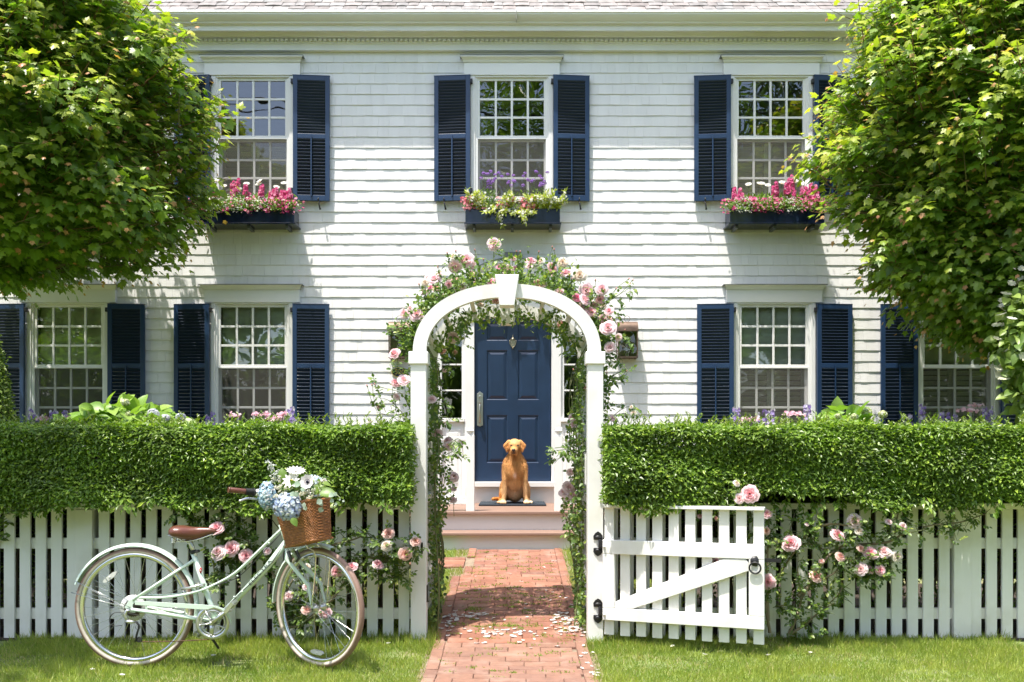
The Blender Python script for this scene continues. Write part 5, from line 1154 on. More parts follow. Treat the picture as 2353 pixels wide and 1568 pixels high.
def daisyhead(fm,c,r,d,petc=(.84,.84,.78),cenc=(.75,.50,.05),k=13,cen=.24):
    a=np.linspace(0,2*np.pi,k,endpoint=False); Rf=face(d); P=np.tile(c,(k,1)); D=np.einsum('ij,kj->ki',Rf,np.stack([np.cos(a),np.sin(a),.12+0*a],-1)); nn=np.tile(Rf[:,2],(k,1))
    fm.scatter(*PETAL,P,frames(D,nn),np.full(k,r),np.tile(petc,(k,1))); m2=Matrix([list(map(float,x)) for x in Rf]); fm.ell(c,(r*cen,r*cen,r*cen*.6),n=8,m=6,M=np.array(m2),col=cenc)
def plant(name,p,label,cat,grp): return empty(name,p,label,cat,grp),MB(),MB(),MB()
def finish(e,lm,fm,tw,fname='flowers'):
    if lm.n: part('foliage',lm,mGARD,e)
    if fm.n: part(fname,fm,mPETAL,e)
    if tw.n: part('stems',tw,mSTEM,e)
boxdef=[(wx(581.9)+.003,'left'),(wx(1178.),'centre'),(wx(1771.),'right')]
ordn=['first','second','third','fourth','fifth','sixth','seventh','eighth','ninth','tenth','eleventh','twelfth','thirteenth']
for bx,pos in boxdef:
    yb0,yb1=ZW-.27,ZW-.045; zb0,zb1=wz(2.735),wz(2.895); e=empty('window_box',(bx,ZW-.15,zb0),f'glossy dark navy window box full of flowers under the {pos} upper window','planter','window boxes')
    t=MB(); t.box((bx-.55,yb0,zb0),(bx+.55,yb0+.015,zb1)); t.box((bx-.55,yb1,zb0),(bx+.55,yb1+.015,zb1)); t.box((bx-.55,yb0+.015,zb0),(bx-.535,yb1,zb1)); t.box((bx+.535,yb0+.015,zb0),(bx+.55,yb1,zb1)); t.box((bx-.535,yb0+.015,zb0),(bx+.535,yb1,zb0+.02)); part('box',t,mBOX,e,bevel=.003)
    t=MB(); t.box((bx-.565,yb0-.012,zb0-.018),(bx+.565,ZW-.0,zb0-.0005)); part('base_shelf',t,mBOX,e,bevel=.003)
    t=MB(); t.box((bx-.534,yb0+.016,zb0+.03),(bx+.534,yb1-.001,zb1-.02)); part('potting_soil',t,mSOIL,e)
    for q in (-.45,0,.45): t=MB(); t.box((bx+q-.02,ZW-.2,zb0-.048),(bx+q+.012,ZW-.0,zb0-.0185)); part('bracket',t,mk('bracket_paint',(.12,.13,.14),.5) if 'bracket_paint' not in MATS else MATS['bracket_paint'],e)
    xs0=bx-.52; ym=ZW-.16; cnt={}
    def lab(kind,k): return f'{ordn[k]} {kind} from the left in the {pos} window box'
    if pos!='centre':
        sn=[(-.35,.30),(-.17,.37),(-.02,.25),(.12,.30),(.3,.22),(.40,.2),(.5,.22)] if pos=='left' else [(-.46,.30),(-.3,.14),(.02,.27),(.13,.36),(.18,.20),(.36,.33),(.41,.28),(.45,.24),(-.40,.14)]
        for k,(dx,h) in enumerate(sorted(sn)):
            p=np.array([bx+dx,ym-rng.uniform(.02,.10),zb1]); en,lm,fm,tw=plant('snapdragon',p,lab('magenta snapdragon spike',k),'flower','snapdragons in the window boxes')
            tuft(lm,p,34,h*.6,.025,G1); 
            for _ in range(3): spike(fm,tw,p+rv(1,.022)[0],h*rng.uniform(.85,1.05),PINKS,r=.03,n=34,size=.024,top=.46)
            finish(en,lm,fm,tw)
        da=[-.46,-.38,-.28,-.1,-.04,.12,.14,.32,.38] if pos=='left' else [-.30,-.2,-.14,-.08,.05,.1,.22,.26,.31,.36]
        for k,dx in enumerate(da):
            h=rng.uniform(.25,.36); p=np.array([bx+dx,ym+.02,zb1]); c=p+np.array([rng.normal(0,.02),-.03,h]); en,lm,fm,tw=plant('daisy',p,lab('white daisy',k),'flower','white daisies in the window boxes')
            tuft(lm,p,150,.17,.06,G1,(.05,.085)); tw.tube([p,c],.0018,n=4,cap=False,col=(.13,.2,.05)); daisyhead(fm,c,.044,(rng.normal(0,.4),-.9,1)); finish(en,lm,fm,tw)
        lowk=[(-.52,'p'),(-.42,'w'),(-.30,'w' if pos=='left' else 'p'),(-.2,'p'),(-.08,'w' if pos=='left' else 'p'),(.05,'p'),(.16,'w'),(.28,'p'),(.38,'p'),(.50,'p')]; kw=kp=0
        for dx,kk in lowk:
            p=np.array([bx+dx,ZW-.25,zb1-.005]); 
            if kk=='w': en,lm,fm,tw=plant('alyssum',p,lab('frothy white alyssum clump',kw),'flower','alyssum clumps in the window boxes'); kw+=1
            else: en,lm,fm,tw=plant('diascia',p,lab('low pink diascia clump',kp),'flower','diascia clumps in the window boxes'); kp+=1
            tuft(lm,p+[0,-.01,-.03],170,.13,.06,G1,(.022,.036),OVAL,.3); n=230 if kk=='w' else 40
            P=p+np.stack([rng.normal(0,.065,n),-.02+rng.normal(0,.045,n),-.05+rng.random(n)**.8*.18],-1); Rf=np.stack([face(v) for v in rv(n,.5)+[0,-.9,.6]])
            if kk=='w': fm.scatter(*FLOR4,P,Rf,rng.uniform(.005,.009,n),mixc((.72,.74,.62),(.82,.82,.76),rng.random(n)))
            else: fm.scatter(*FLOR5,P,Rf,rng.uniform(.012,.021,n),np.array(PINKS+[(.75,.25,.35)])[rng.integers(0,4,n)])
            finish(en,lm,fm,tw)
    else:
        for k,(dx,w_) in enumerate([(-.32,.13),(-.24,.1),(-.03,.1),(.2,.12),(.34,.1)]):
            p=np.array([bx+dx,ym,zb1]); en,lm,fm,tw=plant('verbena',p,lab('tall purple verbena plant',k),'flower','purple verbena in the centre window box'); tuft(lm,p,110,.24,.045,G1,(.03,.055))
            for _ in range(9):
                h=rng.uniform(.28,.46); c=p+np.array([rng.normal(0,w_*.55),rng.normal(0,.04),h]); tw.tube(curve([p+rv(1,.015)[0],p*.5+c*.5+rv(1,.012)[0],c],6),.0015,n=4,cap=False,col=(.12,.18,.05)); n=30; v=unit(rv(n)+[0,-.2,.6]); fm.scatter(*FLOR5,c+v*[.019,.019,.012],np.stack([face(q) for q in v]),rng.uniform(.006,.009,n),mixc((.28,.12,.52),(.52,.33,.72),rng.random(n)))
            finish(en,lm,fm,tw)
        for k,dx in enumerate([-.47,-.35,-.17,-.05,.08,.27,.40,.5]):
            drop_=k in (2,4); p=np.array([bx+dx,ZW-.24,zb1]); en,lm,fm,tw=plant('angelonia',p,lab('yellow-green plant with white flower spikes',k),'flower','yellow-green plants in the centre window box')
            for _ in range(8):
                d=np.array([rng.normal(0,.6),-.5+rng.normal(0,.2),(-.5 if drop_ else .9)+rng.normal(0,.2)]); L=rng.uniform(.11,.23); d=unit(d); e_=p+d*L; tw.tube([p,e_],.002,n=4,cap=False,col=(.25,.3,.06)); n=34; t=rng.random(n); lm.scatter(*NARROW,p+d*L*t[:,None],frames(rv(n,.7)+d*1.1,rv(n,.5)+[0,-.7,.7]),rng.uniform(.045,.075,n),mixc(G2[0],G2[1],rng.random(n)))
                n=8; t=rng.uniform(.5,1,n); fm.scatter(*FLOR5,p+d*L*t[:,None]+rv(n,.014)+[0,-.012,.0],np.stack([face(q) for q in rv(n,.5)+[0,-1,.4]]),rng.uniform(.011,.017,n),np.tile((.82,.83,.74),(n,1)))
            finish(en,lm,fm,tw)
        for k,dx in enumerate([-.53,-.44,-.1,.13,.22]):
            p=np.array([bx+dx,ZW-.26,zb1+.01]); en,lm,fm,tw=plant('diascia',p,lab('coral pink diascia clump',k),'flower','pink clumps in the centre window box'); tuft(lm,p,70,.12,.04,G1,(.014,.026),OVAL,.3); n=44; P=p+np.stack([rng.normal(0,.045,n),-.02+rng.normal(0,.03,n),rng.random(n)*.14-.02],-1); fm.scatter(*FLOR5,P,np.stack([face(v) for v in rv(n,.5)+[0,-.9,.6]]),rng.uniform(.011,.018,n),mixc((.68,.14,.20),(.80,.35,.40),rng.random(n))); finish(en,lm,fm,tw)
# ================================================================= BORDER FLOWERS SEEN ABOVE THE HEDGE
zQ=Z3(0,900,1.681); zV=Z3(2700,900,1.685); BY=9.0
def toground(p): return np.array([p[0],p[1],ground(p[1])])
ang=[(182,1215,'l'),(215,1270,'l'),(385,1240,'l'),(430,1230,'l'),(1400,1262,'l'),(1942,1225,'l'),(1985,1290,'l'),(1520,1290,'l'),(412,1205,'r'),(590,1232,'r'),(650,1240,'r'),(908,1205,'r'),(1690,1195,'r'),(1800,1240,'r'),(1870,1240,'r'),(2148,1215,'r'),(1560,1275,'r'),(380,1270,'r')]
for k,(x,y,s_) in enumerate(ang):
    z_=zQ if s_=='l' else zV; tp=z_(x,y,BY+rng.uniform(-.2,.2)); p=toground(tp); lf=[a[0] for a in ang if a[2]==s_]; rk=sorted(lf).index(x)
    en,lm,fm,tw=plant('angelonia',p,f'{ordn[rk]} purple and white flower spike from the left above the {"left" if s_=="l" else "right"} hedge','flower','purple flower spikes above the hedges')
    H=tp[2]-p[2]; tuft(lm,p+[0,0,.3],150,H-.4,.05,G1,(.03,.05))
    for _ in range(2): spike(fm,tw,p+rv(1,.03)[0]*[1,1,0],H*rng.uniform(.96,1.0),[(.30,.20,.52),(.42,.32,.66),(.78,.76,.82)],r=.035,n=60,size=.024,top=.30,lean=rv(1,.01)[0])
    finish(en,lm,fm,tw)
pk=[(525,1290,'l'),(285,1305,'l'),(455,1300,'l'),(1575,1282,'l'),(1720,1275,'l'),(1780,1275,'l'),(1820,1305,'l'),(1860,1296,'l'),(1900,1270,'l'),(765,1272,'r'),(830,1278,'r'),(540,1310,'r'),(490,1312,'r'),(2040,1215,'r'),(1950,1250,'r'),(2010,1250,'r')]
for (x,y,s_) in pk:
    z_=zQ if s_=='l' else zV; tp=z_(x,y,BY-.3+rng.uniform(-.2,.2)); p=toground(tp); rk=sorted(a[0] for a in pk if a[2]==s_).index(x)
    en,lm,fm,tw=plant('penta',p,f'{ordn[rk]} pink umbel flower from the left above the {"left" if s_=="l" else "right"} hedge','flower','pink umbels above the hedges'); tw.tube([p,tp],.003,n=4,cap=False,col=(.13,.2,.05)); tuft(lm,p+[0,0,.2],110,tp[2]-p[2]-.35,.06,G1,(.03,.06),OVAL)
    n=18; P=tp+np.stack([rng.normal(0,.028,n),rng.normal(0,.025,n),rng.normal(0,.010,n)],-1); fm.scatter(*FLOR5,P,np.stack([face(v) for v in rv(n,.4)+[0,-.7,.8]]),rng.uniform(.012,.020,n),mixc((.72,.34,.46),(.84,.66,.70),rng.random(n))); finish(en,lm,fm,tw)
def mophead(m,c,r,n,cols,sz=.2,flat=.85):
    v=unit(rv(n)); P=c+v*r*[1,1,flat]*rng.uniform(.9,1.02,(n,1)); C=np.array(cols)[rng.integers(0,len(cols),n)]*rng.uniform(.88,1.05,(n,1)); m.scatter(*FLOR4,P,np.stack([face(q) for q in v+rv(n,.12)]),r*sz*rng.uniform(.8,1.2,n),C); m.ell(c,(r*.86,r*.86,r*.86*flat),n=10,m=7,col=tuple(np.array(cols[0])*.7))
for nm,z_,cx_,top_,wd,lab,hd_ in (('hydrangea',zQ,880,1215,330,'lime green hydrangea bush with pale mopheads above the left hedge',[(845,1195,28),(1030,1270,38),(870,1275,26),(930,1275,26),(650,1305,28),(960,1305,24),(1110,1300,30),(1215,1295,34),(700,1320,24)]),('hydrangea',zV,1110,1235,110,'large-leaved hydrangea with a yellow-green bloom above the right hedge',[(1290,1265,36),(1400,1278,30),(1210,1295,26),(1100,1290,22)])):
    Zh=7.2; b=toground(z_(cx_,1300,Zh)); en,lm,fm,tw=plant(nm,b,lab,'hydrangea',None); wm=wd/1.681/1.7408/F*Zh; zt=z_(cx_,top_,Zh)[2]-.01; n=420 if wd>200 else 150
    x=rng.uniform(-1,1,n); dome=zt-.19*np.abs(x)**2.2-(.13 if wd<200 else 0)*rng.random(n); P=np.stack([b[0]+x*wm,Zh+rng.uniform(-.35,.3,n),dome-np.abs(rng.normal(0,.12,n))],-1)
    lm.scatter(*BIGL,P,frames(np.stack([x+rng.normal(0,.6,n),-.5+rng.normal(0,.6,n),.25+rng.normal(0,.4,n)],-1),rv(n,.35)+[0,-.4,1]),rng.uniform(.10,.165,n),mixc((.16,.30,.045),(.32,.46,.09),rng.random(n)))
    for _ in range(12): X=b[0]+rng.uniform(-.8,.8)*wm; tw.tube([(b[0]+(X-b[0])*.3,Zh,b[2]),(X,Zh,zt-.12)],[.008,.004],n=5,cap=False,col=(.2,.22,.08))
    if wd<200: lm.scatter(*BIGL,[z_(1080,1290,7.9),z_(1150,1270,7.95),z_(1180,1280,7.9),z_(1060,1275,8)],frames([(.1,-.3,1),(.8,-.4,.4),(.7,-.5,.2),(-.8,-.3,.3)],np.array([(0,-1,.3)]*4)),np.array([.17,.14,.12,.10]),np.tile((.20,.32,.06),(4,1)))
    finish(en,lm,MB(),tw)
    for (x_,y_,r_) in hd_: m=MB(); c=z_(x_,y_,Zh-.32); mophead(m,c,r_/1.681/1.7408/F*Zh,110,[(.62,.68,.38),(.78,.80,.68),(.55,.62,.25)] if (r_<30 or wd<200) else [(.72,.74,.80),(.80,.81,.80),(.6,.66,.78)]); part('bloom',m,mPETAL,en)
# filler shrubs along the house so that the border reads as planted
for k,(xa,xb,lb) in enumerate(((-5.4,-1.3,'low mixed green border plants in front of the left windows'),(1.3,5.5,'low mixed green border plants in front of the right windows'))):
    en,lm,fm,tw=plant('border_foliage',((xa+xb)/2,9.9,.3),lb,'plants',None); n=5200; P=np.stack([rng.uniform(xa,xb,n),rng.uniform(9.5,10.6,n),.3+rng.random(n)*.95],-1); lm.scatter(*OVAL,P,frames(rv(n)+[0,-.3,.5],rv(n,.5)+[0,-.5,1]),rng.uniform(.05,.08,n),mixc((.05,.10,.02),(.15,.24,.04),rng.random(n))); finish(en,lm,fm,tw); en['kind']='stuff'
# topiary cone at the far left
en,lm,fm,tw=plant('boxwood_cone',W(-28,1052,7.3),'clipped dark boxwood cone at the far left in front of the shutter','topiary',None); c=W(-22,1052,7.3); zt=W(0,748,7.3)[2]; n=11000; h=rng.random(n)**.8; r_=.36*(h)**.8; a=rng.random(n)*6.28; P=np.stack([c[0]+np.cos(a)*r_,7.3+np.sin(a)*r_,zt-h*(zt-.25)],-1)+rv(n,.015); lm.scatter(*PRIVET,P,frames(rv(n),np.stack([np.cos(a),np.sin(a),.6+0*a],-1)+rv(n,.4)),rng.uniform(.03,.045,n),mixc((.10,.17,.03),(.28,.36,.06),rng.random(n))); tw.tube([(c[0],7.3,.25),(c[0],7.3,zt-.1)],[.03,.01],n=6,col=(.1,.08,.06)); k_=MB(); k_.lathe([(.28,0),(.22,.3),(.02,zt-.5)],(c[0],7.3,.3),n=16); part('dark_core',k_,MATS['hedge_core'],en); finish(en,lm,fm,tw)  # solid dark inner cone, shade between the leaves given as colour
# dogwood at the far right
en,lm,fm,tw=plant('dogwood',W(2430,1052,7.6)*[1,1,0]+[0,0,.17],'flowering dogwood with white bracts at the far right edge','tree',None); c=W(2440,790,7.6); n=2600; 
v=unit(rv(n))*rng.uniform(.55,1.0,(n,1)); P=c+v*[.50,.45,.80]+[0,0,-.05]; lm.scatter(*BIGL,P,frames(rv(n,.6)+[-.2,-.3,-.5],rv(n,.4)+[0,-.6,.9]),rng.uniform(.07,.11,n),mixc((.11,.2,.035),(.30,.40,.09),rng.random(n)))
n=75; v=unit(rv(n)+[-.3,-.5,.3])*1.0; P=c+v*[.50,.46,.80]; fm.scatter(*FLOR4,P,np.stack([face(q) for q in rv(n,.35)+[-.1,-.7,.8]]),rng.uniform(.035,.052,n),mixc((.66,.68,.45),(.84,.83,.76),rng.random(n)))
tw.tube(curve([(c[0],7.6,.15),(c[0]+.02,7.6,.8),(c[0]-.05,7.6,1.5),(c[0],7.6,c[2]+.5)],10),np.linspace(.05,.012,10),n=7,col=(.2,.15,.11))
for _ in range(16): q=unit(rv(1)+[0,-.2,.2])[0]; tw.tube([(c[0],7.6,rng.uniform(1.0,2.0)),tuple(c+q*[.4,.35,.6])],[.014,.004],n=5,cap=False,col=(.18,.14,.1))
finish(en,lm,fm,tw,'bracts')
# ================================================================= MAPLES
def maplecrown(name,label,cx_,cy_,prof,ysq,nsh,seed,vis,trunkx=None,leaf=.124,nin=4200,inner=.9,zg=None,cut=None,gen=True):
    e=empty(name,(cx_,cy_,ground(cy_)),label,'tree','maple trees'); lm=MB(); tw=MB(); br=MB(); zs=[p[0] for p in prof]; rs=[p[1] for p in prof]
    Rz=lambda z: np.interp(z,zs,rs)
    # sample crown surface
    zz=rng.uniform(zs[0],zs[-1],nsh*3); wgt=Rz(zz)/max(rs); k=rng.random(len(zz))<np.clip(wgt+.15,0,1); zz=zz[k][:nsh]; n=len(zz); a=rng.uniform(0,2*np.pi,n)
    lump=.985+.075*np.sin(a*5+zz*3)+.07*np.sin(a*9-zz*5.5)+.05*np.sin(zz*11+a*2)
    depth=np.where(rng.random(n)<.62,rng.uniform(.90,1.04,n),rng.uniform(.66,.9,n)); r_=Rz(zz)*lump*depth
    P=np.stack([cx_+r_*np.cos(a),cy_+r_*np.sin(a)*ysq,zz],-1)
    if vis is not None: k=vis(P); P=P[k]; a=a[k]; zz=zz[k]; depth=depth[k]; n=len(P)
    zm=(zs[0]+zs[-1])/2; f=np.clip((zz-zs[0])/(zs[-1]-zs[0]),0,1)
    out=np.stack([np.cos(a),np.sin(a),-.35+1.5*f],-1); d=unit(out+rv(n,.28)+[0,0,.25])
    L=rng.uniform(.22,.46,n)*np.where(rng.random(n)<.16,1.45,1); start=P-d*L[:,None]*.75
    per=9
    for j in range(per):
        t=(j+.6)/per; c=start+d*(L*t)[:,None]; c[:,2]-=.10*L*t*t*np.clip(1.2-1.6*f,0,1)*3
        ang_=j*2.4+rng.random(n)*.8; u=unit(np.cross(d,[0,0,1.])+1e-3); w_=np.cross(d,u); rad=u*np.cos(ang_)[:,None]+w_*np.sin(ang_)[:,None]
        pet=unit(rad+d*.5)*(.055+.02*rng.random(n))[:,None]*(leaf/.118); base=c+pet
        ld=unit(pet*8+out*.35+rv(n,.35)+np.stack([0*t*a,0*a,-.75+.35*f],-1)); nn=unit(rv(n,.27)+out*[.4,.4,.15]+[0,-.25,1.0])
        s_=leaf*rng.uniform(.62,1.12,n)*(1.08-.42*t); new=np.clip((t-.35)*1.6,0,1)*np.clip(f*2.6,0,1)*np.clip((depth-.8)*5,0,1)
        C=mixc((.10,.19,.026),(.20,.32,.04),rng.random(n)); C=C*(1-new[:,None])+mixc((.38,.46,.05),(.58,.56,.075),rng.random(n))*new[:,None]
        if j==per-1:
            k=rng.random(n)<.5; C[k]=mixc((.52,.34,.12),(.50,.22,.12),rng.random(k.sum())); s_=np.where(k,s_*.62,s_)
        lm.scatter(*MAPLE,base,frames(ld,nn),s_,C)
    for i in range(n):
        if depth[i]>.9 or rng.random()<.3: tw.tube([start[i]-d[i]*.12,start[i]+d[i]*L[i]*.5,start[i]+d[i]*L[i]],[.006,.004,.002],n=4,cap=False,col=(.16,.15,.05) if rng.random()<.7 else (.2,.1,.05))
    # shaded inner leaves
    zz=rng.uniform(zs[0]+.05,zs[-1]-.1,nin); a=rng.random(nin)*6.28; r_=Rz(zz)*rng.uniform(.35,.85,nin); P=np.stack([cx_+r_*np.cos(a),cy_+r_*np.sin(a)*ysq,zz],-1)
    if vis is not None: P=P[vis(P)]
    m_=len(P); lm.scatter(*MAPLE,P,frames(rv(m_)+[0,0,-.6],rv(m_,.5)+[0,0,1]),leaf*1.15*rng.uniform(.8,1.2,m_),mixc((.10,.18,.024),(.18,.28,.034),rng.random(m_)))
    # trunk and limbs
    g=ground(cy_); zt=zs[-1]; tr=curve([(cx_,cy_,g-.1),(cx_+.04,cy_,g+1.2),(cx_-.04,cy_+.04,(zs[0]+g)/2+1.2),(cx_+.03,cy_,zt-.8)],18); br.tube(tr,np.interp(np.linspace(0,1,18),[0,.1,.5,1],[.20,.15,.10,.03]),n=10); part('trunk',br,mBARK,e)
    lb=MB()
    for i in range(26):
        z0=rng.uniform(max(g+1.6,zs[0]-.2),zt-1.0); a_=i*2.4; zr=z0+rng.uniform(.3,1.2); r1=Rz(min(zr,zt-.1))*.86; p1=np.array([cx_+math.cos(a_)*r1,cy_+math.sin(a_)*r1*ysq,min(zr,zt-.15)]); p0=np.array([cx_,cy_,z0]); md=p0*.5+p1*.5+[0,0,-.08]
        lb.tube(curve([p0,md+rv(1,.05)[0],p1],10),np.linspace(.04,.008,10),n=6,cap=False)
        for q in range(3): 
            b0=p0*.35+p1*.65; a2=a_+rng.normal(0,.5); lb.tube([b0,b0+np.array([math.cos(a2)*.5,math.sin(a2)*.4,rng.uniform(-.3,.4)])],[.014,.004],n=5,cap=False)
    part('branches',lb,mBARK,e); part('leaves',lm,mLEAF,e); part('twigs',tw,mSTEM,e); return e
TZ=8.75; S_=F/TZ
def profd(lst,axis,sgn): return [(EYE+(HOR-y)/S_, sgn*(x-axis)/S_) for y,x in lst]
AXL=-120; PLEFT=profd([(640,20),(605,200),(560,400),(500,455),(440,458),(380,470),(300,480),(220,468),(140,446),(60,398),(0,320),(-120,230),(-240,100),(-330,-60)],AXL,1)
AXR=2450; PRIGHT=profd([(790,2290),(740,2170),(680,2085),(600,2010),(540,1960),(480,1935),(420,1915),(350,1885),(270,1888),(200,1900),(120,1928),(50,1960),(0,2005),(-120,2090),(-240,2210),(-330,2350)],AXR,-1)
PLEFT=[(z+.03,max(r-.14,.05)) for z,r in PLEFT]; PRIGHT=[(z,max(r-.13+(.12 if z<3.2 else 0),.05)) for z,r in PRIGHT]
vl=lambda P: (P[:,0]>-5.6-rng.random(len(P))*.5)|(rng.random(len(P))<.22)
vr=lambda P: (P[:,0]<5.6+rng.random(len(P))*.5)|(rng.random(len(P))<.22)
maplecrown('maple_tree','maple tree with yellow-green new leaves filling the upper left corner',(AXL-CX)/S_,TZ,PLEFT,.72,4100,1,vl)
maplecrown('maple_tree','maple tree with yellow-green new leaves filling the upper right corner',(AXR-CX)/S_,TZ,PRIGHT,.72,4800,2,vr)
# off-frame verge tree whose shade falls on the left hedge; street trees that the windows mirror
def loosetree(x,y,zc,rx,rz,n,label,leaf=.2,seed=0,zg=0,col=((.11,.20,.025),(.27,.40,.05))):
    e=empty('street_tree',(x,y,zg),label,'tree','trees behind the camera along the street'); lm=MB(); br=MB(); br.tube(curve([(x,y,zg-.1),(x+.05,y,zc*.4),(x,y,zc)],8),np.linspace(.02*zc+.04,.04,8),n=8)
    for i in range(14): a=i*2.4; br.tube([(x,y,zc-rz*.8+i*.08*rz),(x+math.cos(a)*rx*.7,y+math.sin(a)*rx*.7,zc-rz*.3+i*.08*rz)],[.05,.015],n=5,cap=False)
    part('trunk',br,mBARK,e); c=unit(rv(60))*rng.uniform(.35,.8,(60,1)); i=rng.integers(0,60,n); v=c[i]+unit(rv(n))*rng.random((n,1))**.4*.40; P=np.array([x,y,zc])+v*[rx,rx,rz]
    lm.scatter(*PRIVET,P,frames(rv(n)+[0,0,-.4],rv(n,.6)+[0,0,1]),leaf*rng.uniform(.7,1.2,n)[:,None]*np.array([[1.7,1,1]]),mixc(col[0],col[1],rng.random(n))); part('leaves',lm,mLEAF,e)
loosetree(-4.95,4.5,5.5,1.6,1.35,7500,'verge tree beside the camera shading the left end of the hedge',.13)
loosetree(3.2,-9,11.9,5.4,6.2,34000,'tall street tree behind the camera mirrored in the centre window',.15)
loosetree(11.2,-10,11.4,5,6.2,30000,'tall street tree behind the camera mirrored in the right window',.15,col=((.03,.06,.012),(.07,.12,.02)))
loosetree(-5.5,-11,4.2,3.4,2.6,5000,'round street tree behind the camera mirrored in the lower left windows',.22)
loosetree(-14,-11,4.2,3.8,2.8,5000,'low street tree behind the camera far to the left',.22)

m=MB(); n=15000; m.scatter(*OVAL,np.stack([rng.uniform(-32,32,n),rng.uniform(-17,-13,n),rng.random(n)**.8*(6.2+1.4*np.sin(rng.uniform(-3,3,n)))],-1),frames(rv(n)+[0,0,-.4],rv(n,.6)+[0,0,1]),rng.uniform(.4,.75,n),mixc((.05,.10,.02),(.17,.26,.04),rng.random(n))); solo('far_woods',m,mLEAF,kind='stuff')

e=empty('utility_cable',(-8,-7,12),'thin utility cable over the street behind the camera mirrored in the upper windows','cable'); m=MB(); q=np.linspace(-30,30,40); m.tube(np.stack([q,np.full(40,-7.),12.15+.0016*(q-6)**2-.0*q],-1),.028,n=5); m.tube(np.stack([q,np.full(40,-7.),11.95+.0019*(q-4)**2],-1),.02,n=5); part('strand',m,mRUBB,e)
# ================================================================= FLOWERS IN THE BASKET
gz=Z3(880,1840,4.126); gP=lambda x,y,Z=ZB-.13: gz(x,y,Z); gr_=lambda r: r/4.126/1.7408/F*(ZB-.13)
def hyd(x,y,rx,ry,cols,label,Z):
    rx*=1.1;ry*=1.1; cols=[tuple(min(.85,v*.9+.24) for v in c) for c in cols]
    c=gP(x,y,Z); e=empty('hydrangea_bloom',c,label,'flower','hydrangeas in the basket'); m=MB(); r=gr_((rx+ry)/2); n=520; v=unit(rv(n)); P=c+v*[gr_(rx),gr_(rx)*.8,gr_(ry)]*rng.uniform(.88,1.04,(n,1)); C=np.array(cols)[rng.integers(0,len(cols),n)]
    m.scatter(*FLOR4,P,np.stack([face(q) for q in v+rv(n,.25)]),r*.12*rng.uniform(.8,1.25,n),C); m.ell(c,(gr_(rx)*.85,gr_(rx)*.68,gr_(ry)*.85),n=12,m=8,col=tuple(np.array(cols[0])*.6)); part('florets',m,mPETAL,e)
    t=MB(); t.tube([c,c*.5+BASK(0,0,.2)*.5,BASK(0,0,.2)],.004,n=5,col=(.14,.22,.05)); part('stem',t,mSTEM,e)
hyd(772,590,125,205,[(.30,.52,.66),(.52,.70,.78),(.22,.44,.60),(.68,.80,.78)],'aqua blue hydrangea head beside the handlebar grip',ZB-.22)
hyd(1115,775,225,200,[(.34,.46,.74),(.50,.62,.82),(.62,.74,.82),(.28,.38,.68)],'large blue hydrangea head spilling over the basket rim',ZB-.20)
hyd(1530,375,150,115,[(.55,.70,.80),(.72,.82,.84),(.45,.62,.76)],'pale blue hydrangea head at the back of the basket behind the anemone',ZB-.02)
def cutf(name,x,y,label,Z,fn,grp='white flowers in the basket'):
    c=gP(x,y,Z); e=empty(name,c,label,'flower',grp); m=MB(); fn(m,c); part('petals',m,mPETAL,e); t=MB(); b=BASK(0,0,.3); t.tube([c+[0,.01,0],(c+b)/2+[0,0,.02],b],.0022,n=5,col=(.15,.22,.06)); part('stem',t,mSTEM,e); return e
cutf('daisy',1250,205,'large white daisy at the top of the basket bouquet',ZB-.12,lambda m,c: daisyhead(m,c,gr_(175),(.15,-.45,1),k=15,cenc=(.10,.09,.06),cen=.16))
cutf('daisy',1180,350,'white daisy with a yellow centre in the basket bouquet',ZB-.16,lambda m,c: daisyhead(m,c,gr_(160),(-.1,-1,.6),k=11,cenc=(.78,.55,.03),cen=.2))
def anem(m,c):
    d=np.array([-.2,-1,.25]); Rf=face(d); k=9; a=np.linspace(0,2*np.pi,k,endpoint=False); D=np.einsum('ij,kj->ki',Rf,np.stack([np.cos(a),np.sin(a),.3+0*a],-1)); W_=PETAL[0]*[2.8,1,1]; m.scatter(W_,PETAL[1],np.tile(c,(k,1)),frames(D,np.tile(Rf[:,2],(k,1))),np.full(k,gr_(138)),np.tile((.82,.80,.80),(k,1))); cc=c+unit(d)*.007; m.ell(cc,(gr_(26),)*3,n=10,m=6,col=(.02,.02,.05))
    a=np.linspace(0,2*np.pi,18,endpoint=False); rr=gr_(44); P=cc+np.einsum('ij,kj->ki',Rf,np.stack([np.cos(a)*rr,np.sin(a)*rr,.004+0*a],-1)); 
    for p in P: m.ell(p,(gr_(6),)*3,n=5,m=4,col=(.02,.02,.05))
cutf('anemone',1450,370,'white anemone with a black centre in the basket bouquet',ZB-.19,anem)
def scab(m,c):
    n=60; v=unit(rv(n)); m.scatter(*PETAL,np.tile(c,(n,1)),frames(v,rv(n)),gr_(68)*rng.uniform(.7,1.05,n),np.tile((.82,.83,.76),(n,1))); m.ell(c,(gr_(24),)*3,n=8,m=6,col=(.35,.38,.15))
cutf('scabiosa',1712,352,'spiky white scabiosa at the right of the basket bouquet',ZB-.13,scab)
def clump(n,w,h,r):
    def f(m,c):
        for _ in range(n):
            p=c+np.array([rng.normal(0,gr_(w)),rng.normal(0,.02),rng.normal(0,gr_(h))]); k=14; v=unit(rv(k)+[0,-.5,.5]); m.scatter(*PETAL,np.tile(p,(k,1)),frames(v,rv(k)),gr_(r)*rng.uniform(.7,1.1,k),mixc((.72,.74,.55),(.84,.84,.78),rng.random(k)))
    return f
